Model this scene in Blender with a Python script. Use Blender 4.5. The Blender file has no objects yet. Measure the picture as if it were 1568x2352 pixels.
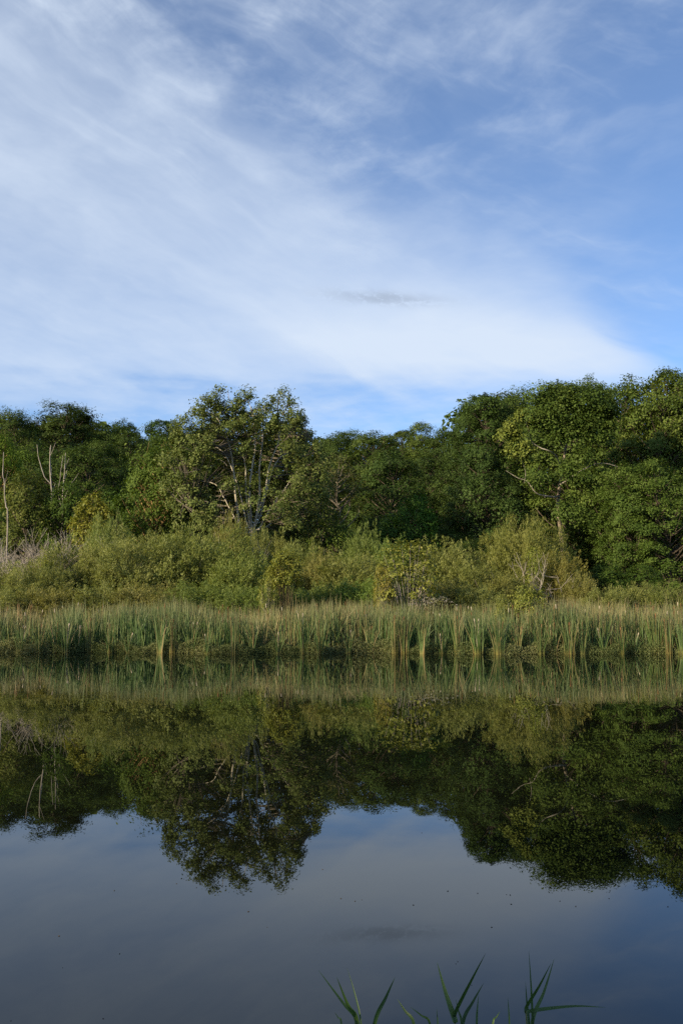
import bpy, math
import numpy as np

# ------------------------------------------------------------------ camera, sky, sun, exposure
S = bpy.context.scene
COL = S.collection
F = 2200.0            # focal length in units of a 1568 x 2352 frame
X0, YC = 784.0, 1176.0
TILT = math.radians(5.6)   # the camera looks slightly upwards
EYE = 1.9             # eye height above the water

cam_d = bpy.data.cameras.new('camera')
cam = bpy.data.objects.new('camera', cam_d)
COL.objects.link(cam)
cam.location = (0, 0, EYE)
cam.rotation_euler = (math.radians(90) + TILT, 0, 0)
cam_d.sensor_fit = 'VERTICAL'
cam_d.sensor_height = 36.0
cam_d.lens = 36.0 * F / 2352.0
cam_d.clip_start = 0.05
cam_d.clip_end = 3000
S.camera = cam

S.render.engine = 'CYCLES'
S.cycles.max_bounces = 6
S.cycles.diffuse_bounces = 3
S.cycles.glossy_bounces = 4
S.cycles.transmission_bounces = 4
S.cycles.transparent_max_bounces = 4
S.cycles.use_denoising = False
S.cycles.sample_clamp_indirect = 4
S.view_settings.view_transform = 'Standard'
S.view_settings.look = 'None'
S.view_settings.exposure = 0.9
S.view_settings.gamma = 1.0
S.view_settings.use_curve_mapping = False

SUN_EL, SUN_AZ = math.radians(18), math.radians(232)   # azimuth clockwise from +Y: behind the camera, to the left
sun_dir = np.array([math.sin(SUN_AZ) * math.cos(SUN_EL), math.cos(SUN_AZ) * math.cos(SUN_EL), math.sin(SUN_EL)])


class E:
    """tiny expression builder for shader math nodes"""
    def __init__(s, nt, sock):
        s.nt, s.s = nt, sock
    @staticmethod
    def op(nt, o, *a, clamp=False):
        n = nt.nodes.new('ShaderNodeMath')
        n.operation = o
        n.use_clamp = clamp
        for i, x in enumerate(a):
            if isinstance(x, E):
                nt.links.new(x.s, n.inputs[i])
            else:
                n.inputs[i].default_value = float(x)
        return E(nt, n.outputs[0])
    def __add__(s, o): return E.op(s.nt, 'ADD', s, o)
    def __radd__(s, o): return E.op(s.nt, 'ADD', o, s)
    def __sub__(s, o): return E.op(s.nt, 'SUBTRACT', s, o)
    def __rsub__(s, o): return E.op(s.nt, 'SUBTRACT', o, s)
    def __mul__(s, o): return E.op(s.nt, 'MULTIPLY', s, o)
    def __rmul__(s, o): return E.op(s.nt, 'MULTIPLY', o, s)
    def __truediv__(s, o): return E.op(s.nt, 'DIVIDE', s, o)
    def f(s, o, *a): return E.op(s.nt, o, s, *a)
    def step(s, a, b):
        n = s.nt.nodes.new('ShaderNodeMapRange')
        n.interpolation_type = 'SMOOTHSTEP'
        n.inputs['From Min'].default_value = a
        n.inputs['From Max'].default_value = b
        s.nt.links.new(s.s, n.inputs['Value'])
        return E(s.nt, n.outputs['Result'])


def combine(nt, x, y, z):
    n = nt.nodes.new('ShaderNodeCombineXYZ')
    for i, q in enumerate((x, y, z)):
        if isinstance(q, E):
            nt.links.new(q.s, n.inputs[i])
        else:
            n.inputs[i].default_value = q
    return n.outputs[0]


def noise(nt, vec, scale, detail=4, rough=0.55, dist=0.0):
    n = nt.nodes.new('ShaderNodeTexNoise')
    n.inputs['Scale'].default_value = scale
    n.inputs['Detail'].default_value = detail
    n.inputs['Roughness'].default_value = rough
    n.inputs['Distortion'].default_value = dist
    if vec is not None:
        nt.links.new(vec, n.inputs['Vector'])
    return n


def mixcol(nt, fac, a, b, mode='MIX'):
    n = nt.nodes.new('ShaderNodeMix')
    n.data_type = 'RGBA'
    n.blend_type = mode
    for k, v in ((0, fac), (6, a), (7, b)):
        if isinstance(v, E):
            nt.links.new(v.s, n.inputs[k])
        elif hasattr(v, 'is_output'):
            nt.links.new(v, n.inputs[k])
        elif k == 0:
            n.inputs[k].default_value = v
        else:
            n.inputs[k].default_value = (*v, 1)
    return n.outputs[2]


def build_world():
    w = bpy.data.worlds.new('World')
    S.world = w
    w.use_nodes = True
    nt = w.node_tree
    nt.nodes.clear()
    sky = nt.nodes.new('ShaderNodeTexSky')
    sky.sky_type = 'NISHITA'
    sky.sun_disc = False
    sky.sun_elevation = SUN_EL
    sky.sun_rotation = SUN_AZ
    sky.altitude = 200
    sky.air_density = 0.75
    sky.dust_density = 0.0
    sky.ozone_density = 3.0
    tc = nt.nodes.new('ShaderNodeTexCoord')
    sp = nt.nodes.new('ShaderNodeSeparateXYZ')
    nt.links.new(tc.outputs['Generated'], sp.inputs[0])
    x, y, z = (E(nt, sp.outputs[i]) for i in range(3))
    D = 57.2958
    az = E.op(nt, 'ARCTAN2', x, y) * D
    el = E.op(nt, 'ARCSINE', z) * D - 2.2
    sa = E.op(nt, 'SINE', az * (1 / D)) * D           # bounded azimuth for the big band
    # along / across the streaks (they sink to the right)
    al = sa * 0.93 - el * 0.36
    ac = sa * 0.36 + el * 0.93
    wv = noise(nt, combine(nt, al * 0.06, ac * 0.10, 5.5), 1.0, 4, 0.55)
    wsp = nt.nodes.new('ShaderNodeSeparateColor')
    nt.links.new(wv.outputs['Color'], wsp.inputs[0])
    w1, w2 = E(nt, wsp.outputs[0]) - 0.5, E(nt, wsp.outputs[1]) - 0.5
    al2, ac2 = al + w1 * 9.0, ac + w2 * 6.0
    broad = E(nt, noise(nt, combine(nt, al2 * 0.05, ac2 * 0.12, 3.1), 1.0, 3, 0.5, 0.0).outputs[0])
    streak = E(nt, noise(nt, combine(nt, al2 * 0.09, ac2 * 0.42, 7.7), 1.0, 7, 0.56, 0.0).outputs[0])
    fine = E(nt, noise(nt, combine(nt, al2 * 0.30, ac2 * 1.1, 2.2), 1.0, 6, 0.6, 0.0).outputs[0])
    low = E(nt, noise(nt, combine(nt, az * 0.05 + w1 * 0.5, el * 0.50 + w2 * 0.8, 1.3), 1.0, 4, 0.5, 0.0).outputs[0])
    inv = E.op(nt, 'DIVIDE', 1.0, z.f('MAXIMUM', 0.06))
    px, py = x * inv, y * inv
    puff = E(nt, noise(nt, combine(nt, px * 4.2 + py * 1.2 + w1, py * 3.0 - px * 0.5 + w2, 0.0), 1.0, 7, 0.58, 0.0).outputs[0])
    # main band: below a line falling to the right, above a soft lower edge
    q = el + sa * 0.45 - 19.6 + (broad - 0.5) * 13.0 + (streak - 0.5) * 6.0
    upper = q.step(5.0, -4.0)
    tip = (sa + el * 0.75 + (streak - 0.5) * 5.0).step(28.0, 24.5)
    lowedge = (el + (low - 0.5) * 9.0 - sa * 0.03).step(8.6, 12.2)
    tex = (streak.step(0.2, 0.8) * 0.22 + fine.step(0.2, 0.8) * 0.07 + 0.60) * (sa.step(-26, 4) * 0.16 + 0.84)
    band = upper * lowedge * tip * tex
    # brighter core along the band's lower right arm
    core = ((el + sa * 0.09 - 14.0 + (broad - 0.5) * 3.0 + (streak - 0.5) * 2.0) * 0.46)
    core = E.op(nt, 'POWER', 2.718, 0 - core * core) * (sa.step(-13, 5)) * tip
    # thin mottled veil above
    left = (sa + (el - 24) * 0.55 + (broad - 0.5) * 34).step(22, -12)
    veil = puff.step(0.28, 0.80) * left * 0.34 + left * streak.step(0.3, 0.75) * 0.34
    wisps = puff.step(0.44, 0.80) * ((el + (broad - 0.5) * 22).step(18, 28)) * 0.34
    thin = streak.step(0.50, 0.80) * fine.step(0.3, 0.7) * el.step(9, 13) * 0.28
    m = (band * 0.74 + core * 0.62 * (1.0 - band * 0.5) + (veil + wisps + thin) * (1.0 - band)).f('MULTIPLY', el.step(0.5, 7.0))
    m = E.op(nt, 'MINIMUM', m, 0.95)
    m = m + (1.0 - m) * 0.08                          # an even, very thin high haze
    clear = mixcol(nt, 1.0, sky.outputs[0], (0.89, 1.0, 1.09), 'MULTIPLY')
    col = mixcol(nt, m, clear, (4.0, 4.58, 5.4))
    # small grey cloud shred
    gx, gy = (az - 2.6) * 0.32, (el - 16.15 + az * 0.07) * 3.2 + (fine - 0.5) * 2.5
    g = E.op(nt, 'POWER', 2.718, 0 - (gx * gx + gy * gy)) * E(nt, noise(nt, combine(nt, az * 1.3, el * 2.4, 0), 1.0, 5, 0.65).outputs[0]).step(0.34, 0.52) * 0.72
    col = mixcol(nt, g, col, (2.2, 2.65, 3.4))
    bg = nt.nodes.new('ShaderNodeBackground')
    bg.inputs['Strength'].default_value = 0.096
    nt.links.new(col, bg.inputs['Color'])
    out = nt.nodes.new('ShaderNodeOutputWorld')
    nt.links.new(bg.outputs[0], out.inputs['Surface'])


build_world()

sl = bpy.data.lights.new('sun', 'SUN')
sl.energy = 4.6
sl.angle = math.radians(0.55)
sl.color = (1.0, 0.82, 0.56)
sun = bpy.data.objects.new('sun', sl)
COL.objects.link(sun)
sun.rotation_euler = (math.radians(90) - SUN_EL, 0, -SUN_AZ + math.pi)
sun.location = tuple(sun_dir * 100)


# ------------------------------------------------------------------ helpers
def rn(seed):
    return np.random.default_rng(seed)


def unit(a):
    return a / np.maximum(np.linalg.norm(a, axis=-1, keepdims=True), 1e-9)


def wx(px, D): return (px - X0) / F * D
def wz(py, D): return EYE + D * math.tan(math.atan((YC - py) / F) + TILT)
def to_px(x, z, D):
    return X0 + x / D * F, YC - F * np.tan(np.arctan((z - EYE) / D) - TILT)


_A = [42, 46.5, 50, 53, 55, 56, 57, 60, 64, 66, 70, 72, 75, 80, 84, 97]
_B = [36.5, 41, 47.5, 54, 58, 62, 72, 78, 88, 93, 105, 115, 150, 195, 215, 240]
def dm(d): return float(np.interp(d, _A, _B))    # rows of planting, front to back, to metres from the camera

def at(px, py, D): return np.array([wx(px, D), D, wz(py, D)])


def shore(x):
    return 39.0 - 0.04 * x + 0.30 * np.sin(x * 0.55 + 1) + 0.18 * np.sin(x * 1.7) + 0.08 * np.sin(x * 4.3 + 2)


def sst(a, b, x):
    t = np.clip((x - a) / (b - a), 0, 1)
    return t * t * (3 - 2 * t)


def ground(x, y):
    x = np.asarray(x, float)
    y = np.asarray(y, float)
    s = shore(x)
    far = sst(s - 2.2, s + 0.5, y)
    near = 1 - sst(0.5, 4.5, y)
    side = np.maximum(sst(55, 75, x), sst(23, 31, -x) * (1 - sst(s - 8, s, y)))
    z = -1.25 + far * 1.36 + near * 1.62
    z = np.maximum(z, -1.25 + side * 2.0)
    z = z + np.clip(y - s, 0, 25) * 0.012 + np.clip(y - 85, 0, 170) * 0.13
    z = z + np.clip(-y, 0, 200) * 0.01
    z = z + 0.05 * np.sin(x * 0.9) * np.cos(y * 0.7) * (far + near)
    return z


class Geo:
    def __init__(s):
        s.v, s.q, s.ti, s.al, s.n = [], [], [], [], 0
    def add(s, v, q, tint=0.5, along=0.5):
        v = np.asarray(v, float).reshape(-1, 3)
        q = np.asarray(q, int).reshape(-1, 4)
        s.v.append(v)
        s.q.append(q + s.n)
        s.ti.append(np.broadcast_to(np.asarray(tint, float), (len(q),)))
        s.al.append(np.broadcast_to(np.asarray(along, float), (len(v),)))
        s.n += len(v)
        return s
    def mesh(s, name, mat, smooth=True):
        v, q = np.concatenate(s.v), np.concatenate(s.q)
        m = bpy.data.meshes.new(name)
        m.vertices.add(len(v))
        m.vertices.foreach_set('co', v.astype(np.float32).ravel())
        m.loops.add(len(q) * 4)
        m.loops.foreach_set('vertex_index', q.astype(np.int32).ravel())
        m.polygons.add(len(q))
        m.polygons.foreach_set('loop_start', np.arange(0, len(q) * 4, 4, dtype=np.int32))
        m.polygons.foreach_set('loop_total', np.full(len(q), 4, np.int32))
        if smooth:
            m.polygons.foreach_set('use_smooth', np.ones(len(q), bool))
        m.update(calc_edges=True)
        a = m.attributes.new('tint', 'FLOAT', 'FACE')
        a.data.foreach_set('value', np.concatenate(s.ti).astype(np.float32))
        a = m.attributes.new('along', 'FLOAT', 'POINT')
        a.data.foreach_set('value', np.concatenate(s.al).astype(np.float32))
        m.materials.append(mat)
        return m


def tube(g, pts, rad, sides=6, tint=0.5):
    pts = np.asarray(pts, float)
    n = len(pts)
    rad = np.broadcast_to(np.asarray(rad, float), (n,))
    d = unit(np.gradient(pts, axis=0))
    ref = np.array([0.31, 0.95, 0.05]) if abs(d[0] @ np.array([0.31, 0.95, 0.05])) < 0.9 else np.array([1.0, 0, 0])
    a = unit(np.cross(d, ref))
    b = np.cross(d, a)
    th = np.arange(sides) * 2 * np.pi / sides
    ring = pts[:, None] + rad[:, None, None] * (np.cos(th)[None, :, None] * a[:, None] + np.sin(th)[None, :, None] * b[:, None])
    i = np.arange(n - 1)[:, None] * sides
    j = np.arange(sides)[None]
    k = (j + 1) % sides
    q = np.stack([i + j, i + k, i + sides + k, i + sides + j], -1).reshape(-1, 4)
    g.add(ring.reshape(-1, 3), q, tint, np.repeat(np.linspace(0, 1, n), sides))


def bez(a, b, c, n=6):
    t = np.linspace(0, 1, n)[:, None]
    return (1 - t) ** 2 * a + 2 * t * (1 - t) * b + t * t * c


def smooth_line(pts, n=12):
    """Catmull-like resampling of a polyline"""
    pts = np.asarray(pts, float)
    m = len(pts)
    t = np.linspace(0, m - 1, n)
    p = np.vstack([2 * pts[0] - pts[1], pts, 2 * pts[-1] - pts[-2]])
    i = np.clip(t.astype(int), 0, m - 2)
    u = (t - i)[:, None]
    p0, p1, p2, p3 = p[i], p[i + 1], p[i + 2], p[i + 3]
    return 0.5 * (2 * p1 + (p2 - p0) * u + (2 * p0 - 5 * p1 + 4 * p2 - p3) * u ** 2 + (3 * p1 - p0 - 3 * p2 + p3) * u ** 3)


def leaf_quads(g, c, nrm, ax, L, W, tint, fold=0.18):
    """diamond leaves folded along the midrib"""
    n = len(c)
    ax = unit(ax - nrm * np.sum(ax * nrm, -1, keepdims=True))
    b = np.cross(nrm, ax)
    L = np.broadcast_to(L, (n,))[:, None]
    W = np.broadcast_to(W, (n,))[:, None]
    base = c - ax * L * 0.5
    tip = c + ax * L * 0.5
    mid = c - ax * L * 0.08
    r = mid + b * W * 0.5 + nrm * W * fold
    l = mid - b * W * 0.5 + nrm * W * fold
    v = np.stack([base, r, tip, l], 1).reshape(-1, 3)
    q = np.arange(n * 4).reshape(n, 4)
    g.add(v, q, tint)


def bough_leaves(g, r, C, R, O, nsub, nleaf, L, flat=0.62, spread=0.24, up=0.45, W=0.62, base_tint=0.5, bt=0.13, lt=0.11, droop=0.35):
    """C bough centres, R radii, O outward directions: clustered leaves on the bough's outer, upper side"""
    B = len(C)
    d = unit(r.normal(size=(B, nsub, 3)) + 0.55 * O[:, None] + np.array([0, 0, 0.45]))
    rr = R[:, None] * (0.45 + 0.6 * r.random((B, nsub)))
    sub = C[:, None] + d * rr[..., None] * np.array([1, 1, flat])
    off = np.clip(r.normal(size=(B, nsub, nleaf, 3)), -1.5, 1.5) * (R[:, None, None, None] * spread) * np.array([1, 1, 0.7])
    p = (sub[:, :, None] + off).reshape(-1, 3)
    dd = np.repeat(d[:, :, None], nleaf, 2).reshape(-1, 3)
    n = len(p)
    oo = np.repeat(O, nsub * nleaf, 0)
    nrm = unit(dd * 0.75 + oo * 0.35 + np.array([0, 0, up]) + r.normal(size=(n, 3)) * 0.40)
    ax = unit(r.normal(size=(n, 3)) + dd * 0.5 - np.array([0, 0, droop]))
    tb = base_tint + bt * r.normal(size=(B, 1, 1)) + bt * 0.6 * r.normal(size=(B, nsub, 1))
    ti = np.clip(np.broadcast_to(tb, (B, nsub, nleaf)).reshape(-1) + lt * r.normal(size=n), 0, 1)
    LL = L * np.clip(1 + 0.28 * r.normal(size=n), 0.5, 1.7)
    leaf_quads(g, p, nrm, ax, LL, LL * W, ti)


def darts(r, fn, n, mind, tries=60):
    """n points from sampler fn(k)->(k,3), spread out"""
    cand = fn(n * tries // 10 + 400)
    out = []
    for p in cand:
        if all(((p - o) ** 2).sum() > mind * mind for o in out):
            out.append(p)
            if len(out) >= n:
                break
    return np.array(out)


# ------------------------------------------------------------------ materials
def ramp(nt, fac, stops):
    n = nt.nodes.new('ShaderNodeValToRGB')
    e = n.color_ramp.elements
    while len(e) < len(stops):
        e.new(0.5)
    for k, (p, c) in enumerate(stops):
        e[k].position = p
        e[k].color = (*c, 1)
    nt.links.new(fac.s if isinstance(fac, E) else fac, n.inputs[0])
    return n.outputs[0]


def attr(nt, name):
    n = nt.nodes.new('ShaderNodeAttribute')
    n.attribute_name = name
    return E(nt, n.outputs['Fac'])


def newmat(name):
    m = bpy.data.materials.new(name)
    m.use_nodes = True
    nt = m.node_tree
    nt.nodes.clear()
    o = nt.nodes.new('ShaderNodeOutputMaterial')
    return m, nt, o


def leafmat(name, cols, trans=0.28, rough=0.5, spec=0.3):
    m, nt, o = newmat(name)
    c = ramp(nt, attr(nt, 'tint'), [(0.1, cols[0]), (0.5, cols[1]), (0.9, cols[2])])
    oi = nt.nodes.new('ShaderNodeObjectInfo')
    c = mixcol(nt, 1.0, c, oi.outputs['Color'], 'MULTIPLY')
    p = nt.nodes.new('ShaderNodeBsdfPrincipled')
    nt.links.new(c, p.inputs['Base Color'])
    p.inputs['Roughness'].default_value = rough
    p.inputs['Specular IOR Level'].default_value = spec
    t = nt.nodes.new('ShaderNodeBsdfTranslucent')
    c2 = mixcol(nt, 1.0, c, (1.25, 1.2, 0.6), 'MULTIPLY')
    nt.links.new(c2, t.inputs['Color'])
    mx = nt.nodes.new('ShaderNodeMixShader')
    mx.inputs[0].default_value = trans
    nt.links.new(p.outputs[0], mx.inputs[1])
    nt.links.new(t.outputs[0], mx.inputs[2])
    nt.links.new(mx.outputs[0], o.inputs['Surface'])
    return m


def barkmat(name, a, b, scale=6.0, stretch=0.25, bump=0.4):
    m, nt, o = newmat(name)
    tc = nt.nodes.new('ShaderNodeTexCoord')
    mp = nt.nodes.new('ShaderNodeMapping')
    mp.inputs['Scale'].default_value = (1, 1, stretch)
    nt.links.new(tc.outputs['Object'], mp.inputs[0])
    n = noise(nt, mp.outputs[0], scale, 5, 0.6, 0.3)
    c = ramp(nt, n.outputs[0], [(0.35, a), (0.62, b)])
    p = nt.nodes.new('ShaderNodeBsdfPrincipled')
    nt.links.new(c, p.inputs['Base Color'])
    p.inputs['Roughness'].default_value = 0.85
    p.inputs['Specular IOR Level'].default_value = 0.15
    bn = nt.nodes.new('ShaderNodeBump')
    bn.inputs['Strength'].default_value = bump
    bn.inputs['Distance'].default_value = 0.03
    nt.links.new(n.outputs[0], bn.inputs['Height'])
    nt.links.new(bn.outputs[0], p.inputs['Normal'])
    nt.links.new(p.outputs[0], o.inputs['Surface'])
    return m


M_OAK = leafmat('oak_leaves', ((0.028, 0.044, 0.010), (0.050, 0.076, 0.016), (0.092, 0.122, 0.028)), 0.25, 0.6, 0.12)
M_MAPLE = leafmat('maple_leaves', ((0.058, 0.086, 0.020), (0.108, 0.142, 0.034), (0.18, 0.205, 0.064)), 0.27, 0.58, 0.16)
M_SYC = leafmat('sycamore_leaves', ((0.048, 0.076, 0.014), (0.088, 0.125, 0.022), (0.16, 0.195, 0.045)), 0.28, 0.6, 0.14)
M_ASH = leafmat('light_green_leaves', ((0.055, 0.09, 0.014), (0.09, 0.135, 0.022), (0.15, 0.19, 0.035)), 0.3, 0.6, 0.14)
M_WILLOW = leafmat('willow_leaves', ((0.135, 0.16, 0.042), (0.205, 0.23, 0.060), (0.285, 0.30, 0.10)), 0.38, 0.55, 0.25)
M_YELLOW = leafmat('yellowing_leaves', ((0.11, 0.13, 0.022), (0.20, 0.205, 0.035), (0.32, 0.29, 0.065)), 0.3, 0.5, 0.3)
M_WEED = leafmat('weed_leaves', ((0.075, 0.105, 0.035), (0.13, 0.16, 0.055), (0.22, 0.22, 0.10)), 0.25, 0.6, 0.2)
M_REED = leafmat('reed_leaves', ((0.03, 0.07, 0.02), (0.05, 0.105, 0.028), (0.08, 0.14, 0.04)), 0.3, 0.45, 0.35)
M_FLOWER = leafmat('pale_flowers', ((0.22, 0.21, 0.17), (0.33, 0.31, 0.26), (0.45, 0.42, 0.37)), 0.2, 0.7, 0.1)
M_BARK = barkmat('dark_bark', (0.035, 0.028, 0.02), (0.10, 0.08, 0.06))
M_PALE = barkmat('pale_maple_bark', (0.22, 0.20, 0.15), (0.52, 0.47, 0.37), 5.0, 0.35)
M_SYCB = barkmat('sycamore_bark', (0.08, 0.07, 0.05), (0.36, 0.33, 0.27), 3.0, 0.4)
M_DEAD = barkmat('dead_grey_wood', (0.18, 0.16, 0.13), (0.36, 0.32, 0.27), 8.0, 0.2)
M_TAN = barkmat('tan_bark', (0.16, 0.10, 0.045), (0.36, 0.23, 0.11), 5.0, 0.3)
M_TWIG = barkmat('shrub_stems', (0.06, 0.05, 0.025), (0.15, 0.12, 0.06), 9.0, 0.2)
M_GREYTWIG = barkmat('grey_twigs', (0.07, 0.06, 0.045), (0.19, 0.165, 0.125), 7.0, 0.3)
M_SYCT = barkmat('mottled_trunk_bark', (0.05, 0.04, 0.028), (0.26, 0.22, 0.16), 2.2, 0.5)
M_STRAW = barkmat('reed_stem', (0.10, 0.12, 0.04), (0.22, 0.22, 0.09), 9.0, 0.2)
M_SPIKE = barkmat('brown_seed_head', (0.10, 0.055, 0.025), (0.20, 0.11, 0.05), 20, 1.0)
M_FLUFF = barkmat('pale_seed_fluff', (0.30, 0.25, 0.18), (0.50, 0.43, 0.34), 20, 1.0)


def cattail_material():
    m, nt, o = newmat('cattail_blades')
    ti, al = attr(nt, 'tint'), attr(nt, 'along')
    green = ramp(nt, ti, [(0.0, (0.055, 0.11, 0.032)), (0.45, (0.10, 0.155, 0.044)), (0.60, (0.155, 0.165, 0.055)), (0.74, (0.22, 0.18, 0.078)), (1.0, (0.33, 0.25, 0.12))])
    tip = ramp(nt, ti, [(0.0, (0.12, 0.14, 0.052)), (0.5, (0.21, 0.19, 0.085)), (1.0, (0.34, 0.26, 0.135))])
    base = ramp(nt, ti, [(0.0, (0.16, 0.18, 0.045)), (0.6, (0.28, 0.25, 0.075)), (1.0, (0.26, 0.16, 0.06))])
    c = mixcol(nt, al.step(0.60, 1.0) * 0.8, green, tip)
    c = mixcol(nt, al.step(0.24, 0.02), c, base)
    oi = nt.nodes.new('ShaderNodeObjectInfo')
    c = mixcol(nt, 1.0, c, oi.outputs['Color'], 'MULTIPLY')
    p = nt.nodes.new('ShaderNodeBsdfPrincipled')
    nt.links.new(c, p.inputs['Base Color'])
    p.inputs['Roughness'].default_value = 0.5
    p.inputs['Specular IOR Level'].default_value = 0.3
    t = nt.nodes.new('ShaderNodeBsdfTranslucent')
    nt.links.new(c, t.inputs['Color'])
    mx = nt.nodes.new('ShaderNodeMixShader')
    mx.inputs[0].default_value = 0.25
    nt.links.new(p.outputs[0], mx.inputs[1])
    nt.links.new(t.outputs[0], mx.inputs[2])
    nt.links.new(mx.outputs[0], o.inputs['Surface'])
    return m


M_CAT = cattail_material()


def ground_material():
    m, nt, o = newmat('soil_and_litter')
    tc = nt.nodes.new('ShaderNodeTexCoord')
    n = noise(nt, tc.outputs['Object'], 0.8, 8, 0.65)
    n2 = noise(nt, tc.outputs['Object'], 9.0, 5, 0.6)
    c = ramp(nt, n.outputs[0], [(0.3, (0.045, 0.042, 0.022)), (0.5, (0.075, 0.08, 0.032)), (0.7, (0.12, 0.105, 0.055))])
    c = mixcol(nt, 0.6, c, ramp(nt, n2.outputs[0], [(0.3, (0.3, 0.3, 0.3)), (0.7, (1, 1, 1))]), 'MULTIPLY')
    p = nt.nodes.new('ShaderNodeBsdfPrincipled')
    nt.links.new(c, p.inputs['Base Color'])
    p.inputs['Roughness'].default_value = 0.95
    b = nt.nodes.new('ShaderNodeBump')
    b.inputs['Distance'].default_value = 0.08
    nt.links.new(n2.outputs[0], b.inputs['Height'])
    nt.links.new(b.outputs[0], p.inputs['Normal'])
    nt.links.new(p.outputs[0], o.inputs['Surface'])
    return m


def water_material():
    m, nt, o = newmat('still_pond_water')
    tc = nt.nodes.new('ShaderNodeTexCoord')
    mp = nt.nodes.new('ShaderNodeMapping')
    mp.inputs['Scale'].default_value = (0.7, 1.5, 1)
    nt.links.new(tc.outputs['Object'], mp.inputs[0])
    n1 = noise(nt, mp.outputs[0], 3.2, 3, 0.5)
    n2 = noise(nt, mp.outputs[0], 0.55, 2, 0.5)
    patch = E(nt, noise(nt, tc.outputs['Object'], 0.09, 3, 0.5).outputs[0]).step(0.42, 0.66)
    sx = E(nt, nt.nodes.new('ShaderNodeSeparateXYZ').outputs[0])
    nt.links.new(tc.outputs['Object'], sx.s.node.inputs[0])
    patch = patch * 0.7 + sx.step(2, 12) * 0.9 + 0.25
    a = nt.nodes.new('ShaderNodeVectorMath'); a.operation = 'SUBTRACT'
    nt.links.new(n1.outputs['Color'], a.inputs[0]); a.inputs[1].default_value = (0.5, 0.5, 0.5)
    b = nt.nodes.new('ShaderNodeVectorMath'); b.operation = 'SCALE'
    nt.links.new(a.outputs[0], b.inputs[0]); nt.links.new((patch * 0.0032).s, b.inputs['Scale'])
    a2 = nt.nodes.new('ShaderNodeVectorMath'); a2.operation = 'SUBTRACT'
    nt.links.new(n2.outputs['Color'], a2.inputs[0]); a2.inputs[1].default_value = (0.5, 0.5, 0.5)
    b2 = nt.nodes.new('ShaderNodeVectorMath'); b2.operation = 'SCALE'
    nt.links.new(a2.outputs[0], b2.inputs[0]); b2.inputs['Scale'].default_value = 0.006
    s = nt.nodes.new('ShaderNodeVectorMath'); s.operation = 'ADD'
    nt.links.new(b.outputs[0], s.inputs[0]); nt.links.new(b2.outputs[0], s.inputs[1])
    s2 = nt.nodes.new('ShaderNodeVectorMath'); s2.operation = 'MULTIPLY_ADD'
    nt.links.new(s.outputs[0], s2.inputs[0]); s2.inputs[1].default_value = (0.6, 1, 0); s2.inputs[2].default_value = (0, 0, 1)
    nm = nt.nodes.new('ShaderNodeVectorMath'); nm.operation = 'NORMALIZE'
    nt.links.new(s2.outputs[0], nm.inputs[0])
    d = nt.nodes.new('ShaderNodeBsdfDiffuse')
    d.inputs['Color'].default_value = (0.005, 0.006, 0.003, 1)
    gl = nt.nodes.new('ShaderNodeBsdfGlossy')
    gl.inputs['Roughness'].default_value = 0.0
    gl.inputs['Color'].default_value = (0.96, 0.99, 1.0, 1)
    nt.links.new(nm.outputs[0], gl.inputs['Normal'])
    fr = nt.nodes.new('ShaderNodeFresnel')
    fr.inputs['IOR'].default_value = 1.333
    nt.links.new(nm.outputs[0], fr.inputs['Normal'])
    mx = nt.nodes.new('ShaderNodeMixShader')
    nt.links.new(fr.outputs[0], mx.inputs[0])
    nt.links.new(d.outputs[0], mx.inputs[1])
    nt.links.new(gl.outputs[0], mx.inputs[2])
    nt.links.new(mx.outputs[0], o.inputs['Surface'])
    return m


# ------------------------------------------------------------------ setting
def obj(name, mesh, parent=None, color=None):
    o = bpy.data.objects.new(name, mesh)
    COL.objects.link(o)
    o.parent = parent
    if color is not None:
        o.color = (*color, 1)
    return o


def tag(o, label, cat, group=None):
    o['label'], o['category'] = label, cat
    if group:
        o['group'] = group
    return o


def empty(name, loc, rz=0.0, scale=(1, 1, 1)):
    o = bpy.data.objects.new(name, None)
    COL.objects.link(o)
    o.location = tuple(float(c) for c in loc)
    o.rotation_euler = (0, 0, rz)
    o.scale = scale
    return o


def put(tmpl, name, label, cat, loc, rz=0.0, scale=(1, 1, 1), group=None, color=(1, 1, 1)):
    """a thing of its own from a template [(part name, mesh)]; parts may share mesh data"""
    e = tag(empty(name, loc, rz, scale), label, cat, group)
    for pn, me in tmpl:
        obj(pn, me, e, color)
    return e


def build_ground():
    xs = np.unique(np.concatenate([np.linspace(-900, -80, 30), np.linspace(-80, 80, 161), np.linspace(80, 900, 30)]))
    ys = np.unique(np.concatenate([np.linspace(-400, -20, 20), np.linspace(-20, 90, 141), np.linspace(90, 270, 46), np.linspace(270, 1500, 30)]))
    X, Y = np.meshgrid(xs, ys)
    V = np.stack([X, Y, ground(X, Y)], -1).reshape(-1, 3)
    nx, ny = len(xs), len(ys)
    i, j = np.meshgrid(np.arange(nx - 1), np.arange(ny - 1))
    a = (j * nx + i).ravel()
    g = Geo().add(V, np.stack([a, a + 1, a + nx + 1, a + nx], 1))
    o = obj('ground', g.mesh('ground', ground_material()))
    o['kind'] = 'structure'
    w = Geo().add([(-80, 0, 0), (80, 0, 0), (80, 50, 0), (-80, 50, 0)], [(0, 1, 2, 3)])
    o = obj('water', w.mesh('water', water_material()))
    o['kind'] = 'structure'


build_ground()


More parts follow.
